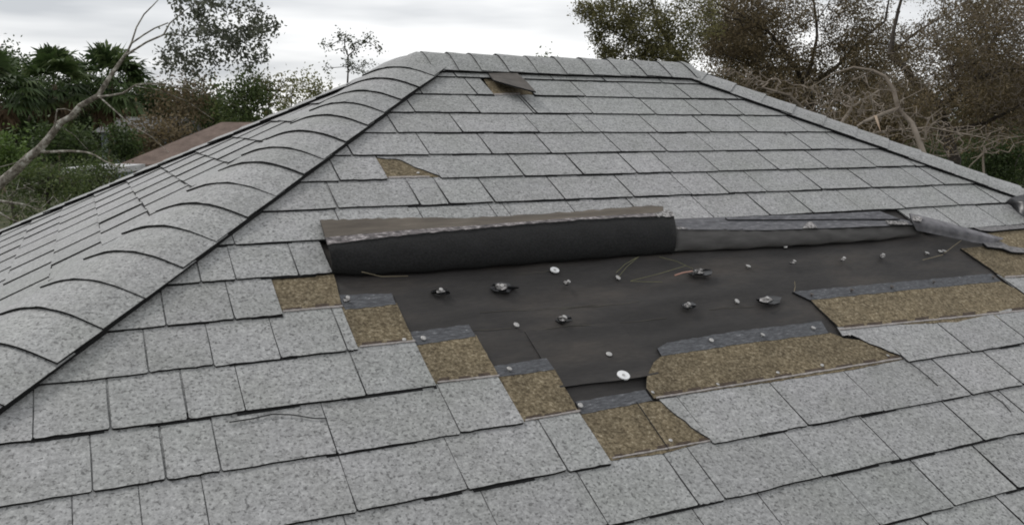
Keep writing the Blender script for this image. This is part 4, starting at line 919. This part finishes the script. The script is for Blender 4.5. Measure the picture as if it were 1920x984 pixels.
# ------------------------------------------------------------------ neighbouring buildings
RH = np.array([cy, -sy, 0.0]); FH = np.array([sy, cy, 0.0])
def local_building(name, o, label, cat): return tag(empty(name, tuple(o)), label, cat)
def prism(b, P, F, m=0): b.add(P, F, m)
BROOF = mat('brown_shingle_roof', [(0.3, (.085, .060, .048)), (0.7, (.20, .148, .122))], scale=2.2, detail=8, rgh=.75, extra=[(40, .3, .7, g(.8), g(1.1))])
c0 = W(222, 312, 33); o = ground_below(c0); nb = local_building('neighbour_house', o, 'low house with a brown shingle hip roof beyond the left slope', 'house')
eh = 2.35; Lx, Ly, rise = 16.0, 9.4, 1.55
q = lambda x, y, z: o + RH * x + FH * y + Z3 * z
b = MB(); hb_ = Ly / 2
E4 = [q(0, 0, eh), q(Lx, 0, eh), q(Lx, Ly, eh), q(0, Ly, eh), q(2.6, hb_ - .6, eh + rise), q(Lx - 3.2, hb_, eh + rise)]
b.add(E4 + [p - Z3 * .14 for p in E4[:4]], [[0, 1, 5, 4], [1, 2, 5], [2, 3, 4, 5], [3, 0, 4], [0, 6, 7, 1], [1, 7, 8, 2], [2, 8, 9, 3], [3, 9, 6, 0]]); b.build('roof', BROOF, nb)
b = MB(); V = [q(x, y, z) for z in (0, eh - .145) for x, y in ((.5, .5), (Lx - .5, .5), (Lx - .5, Ly - .5), (.5, Ly - .5))]
b.add(V, [[0, 1, 5, 4], [1, 2, 6, 5], [2, 3, 7, 6], [3, 0, 4, 7], [4, 5, 6, 7]]); b.build('wall', WALL, nb)
c0 = W(115, 316, 27); o = ground_below(c0); pt = local_building('patio_cover', o, 'low white flat-roofed patio cover seen through the feathery shrubs', 'patio cover')
WH = mat('white_aluminium', [(0.3, g(.36)), (0.7, g(.52))], scale=2)
zt = c0[2]
b = MB(); V = [q(x, y, z) for z in (zt - .18, zt) for x, y in ((0, 0), (1.5, 0), (1.5, 2.6), (0, 2.6))]; BX = [[3, 2, 1, 0], [4, 5, 6, 7], [0, 1, 5, 4], [1, 2, 6, 5], [2, 3, 7, 6], [3, 0, 4, 7]]
b.add(V, BX); b.build('roof', WH, pt)
for x, y in ((.1, .1), (1.35, .1), (1.35, 2.4), (.1, 2.4)):
    b = MB(); b.add([q(x + dx, y + dy, z) for z in (0, zt - .303) for dx, dy in ((0, 0), (.1, 0), (.1, .1), (0, .1))], BX); b.build('post', WH, pt)
c0 = W(190, 262, 58); o = ground_below(c0); gh = local_building('grey_house', o, 'small grey-blue house far behind the second palm trunk', 'house')
GW = mat('grey_blue_siding', [(0.3, (.17, .20, .22)), (0.7, (.24, .27, .29))], scale=2); GR = mat('grey_roof', [(0.3, g(.10)), (0.7, g(.16))], scale=3)
b = MB(); b.add([q(x, y, z) for z in (0, 3.0) for x, y in ((0, 0), (4.4, 0), (4.4, 6), (0, 6))], BX); b.build('wall', GW, gh)
b = MB(); b.add([q(-.4, -.4, 3.003), q(4.8, -.4, 3.003), q(4.8, 6.4, 3.003), q(-.4, 6.4, 3.003), q(-.4, 3, 4.0), q(4.8, 3, 4.0)], [[0, 1, 5, 4], [2, 3, 4, 5], [1, 2, 5], [3, 0, 4], [3, 2, 1, 0]]); b.build('roof', GR, gh)
for x in (1.0, 2.7):
    b = MB(); b.add([q(x + dx, dy, z) for z in (1.2, 2.3) for dx, dy in ((0, -.04), (.9, -.04), (.9, .02), (0, .02))], BX); b.build('window', mat('window_glass', [(0.3, g(.03)), (0.7, g(.05))], rough=.15, spec=.6), gh)
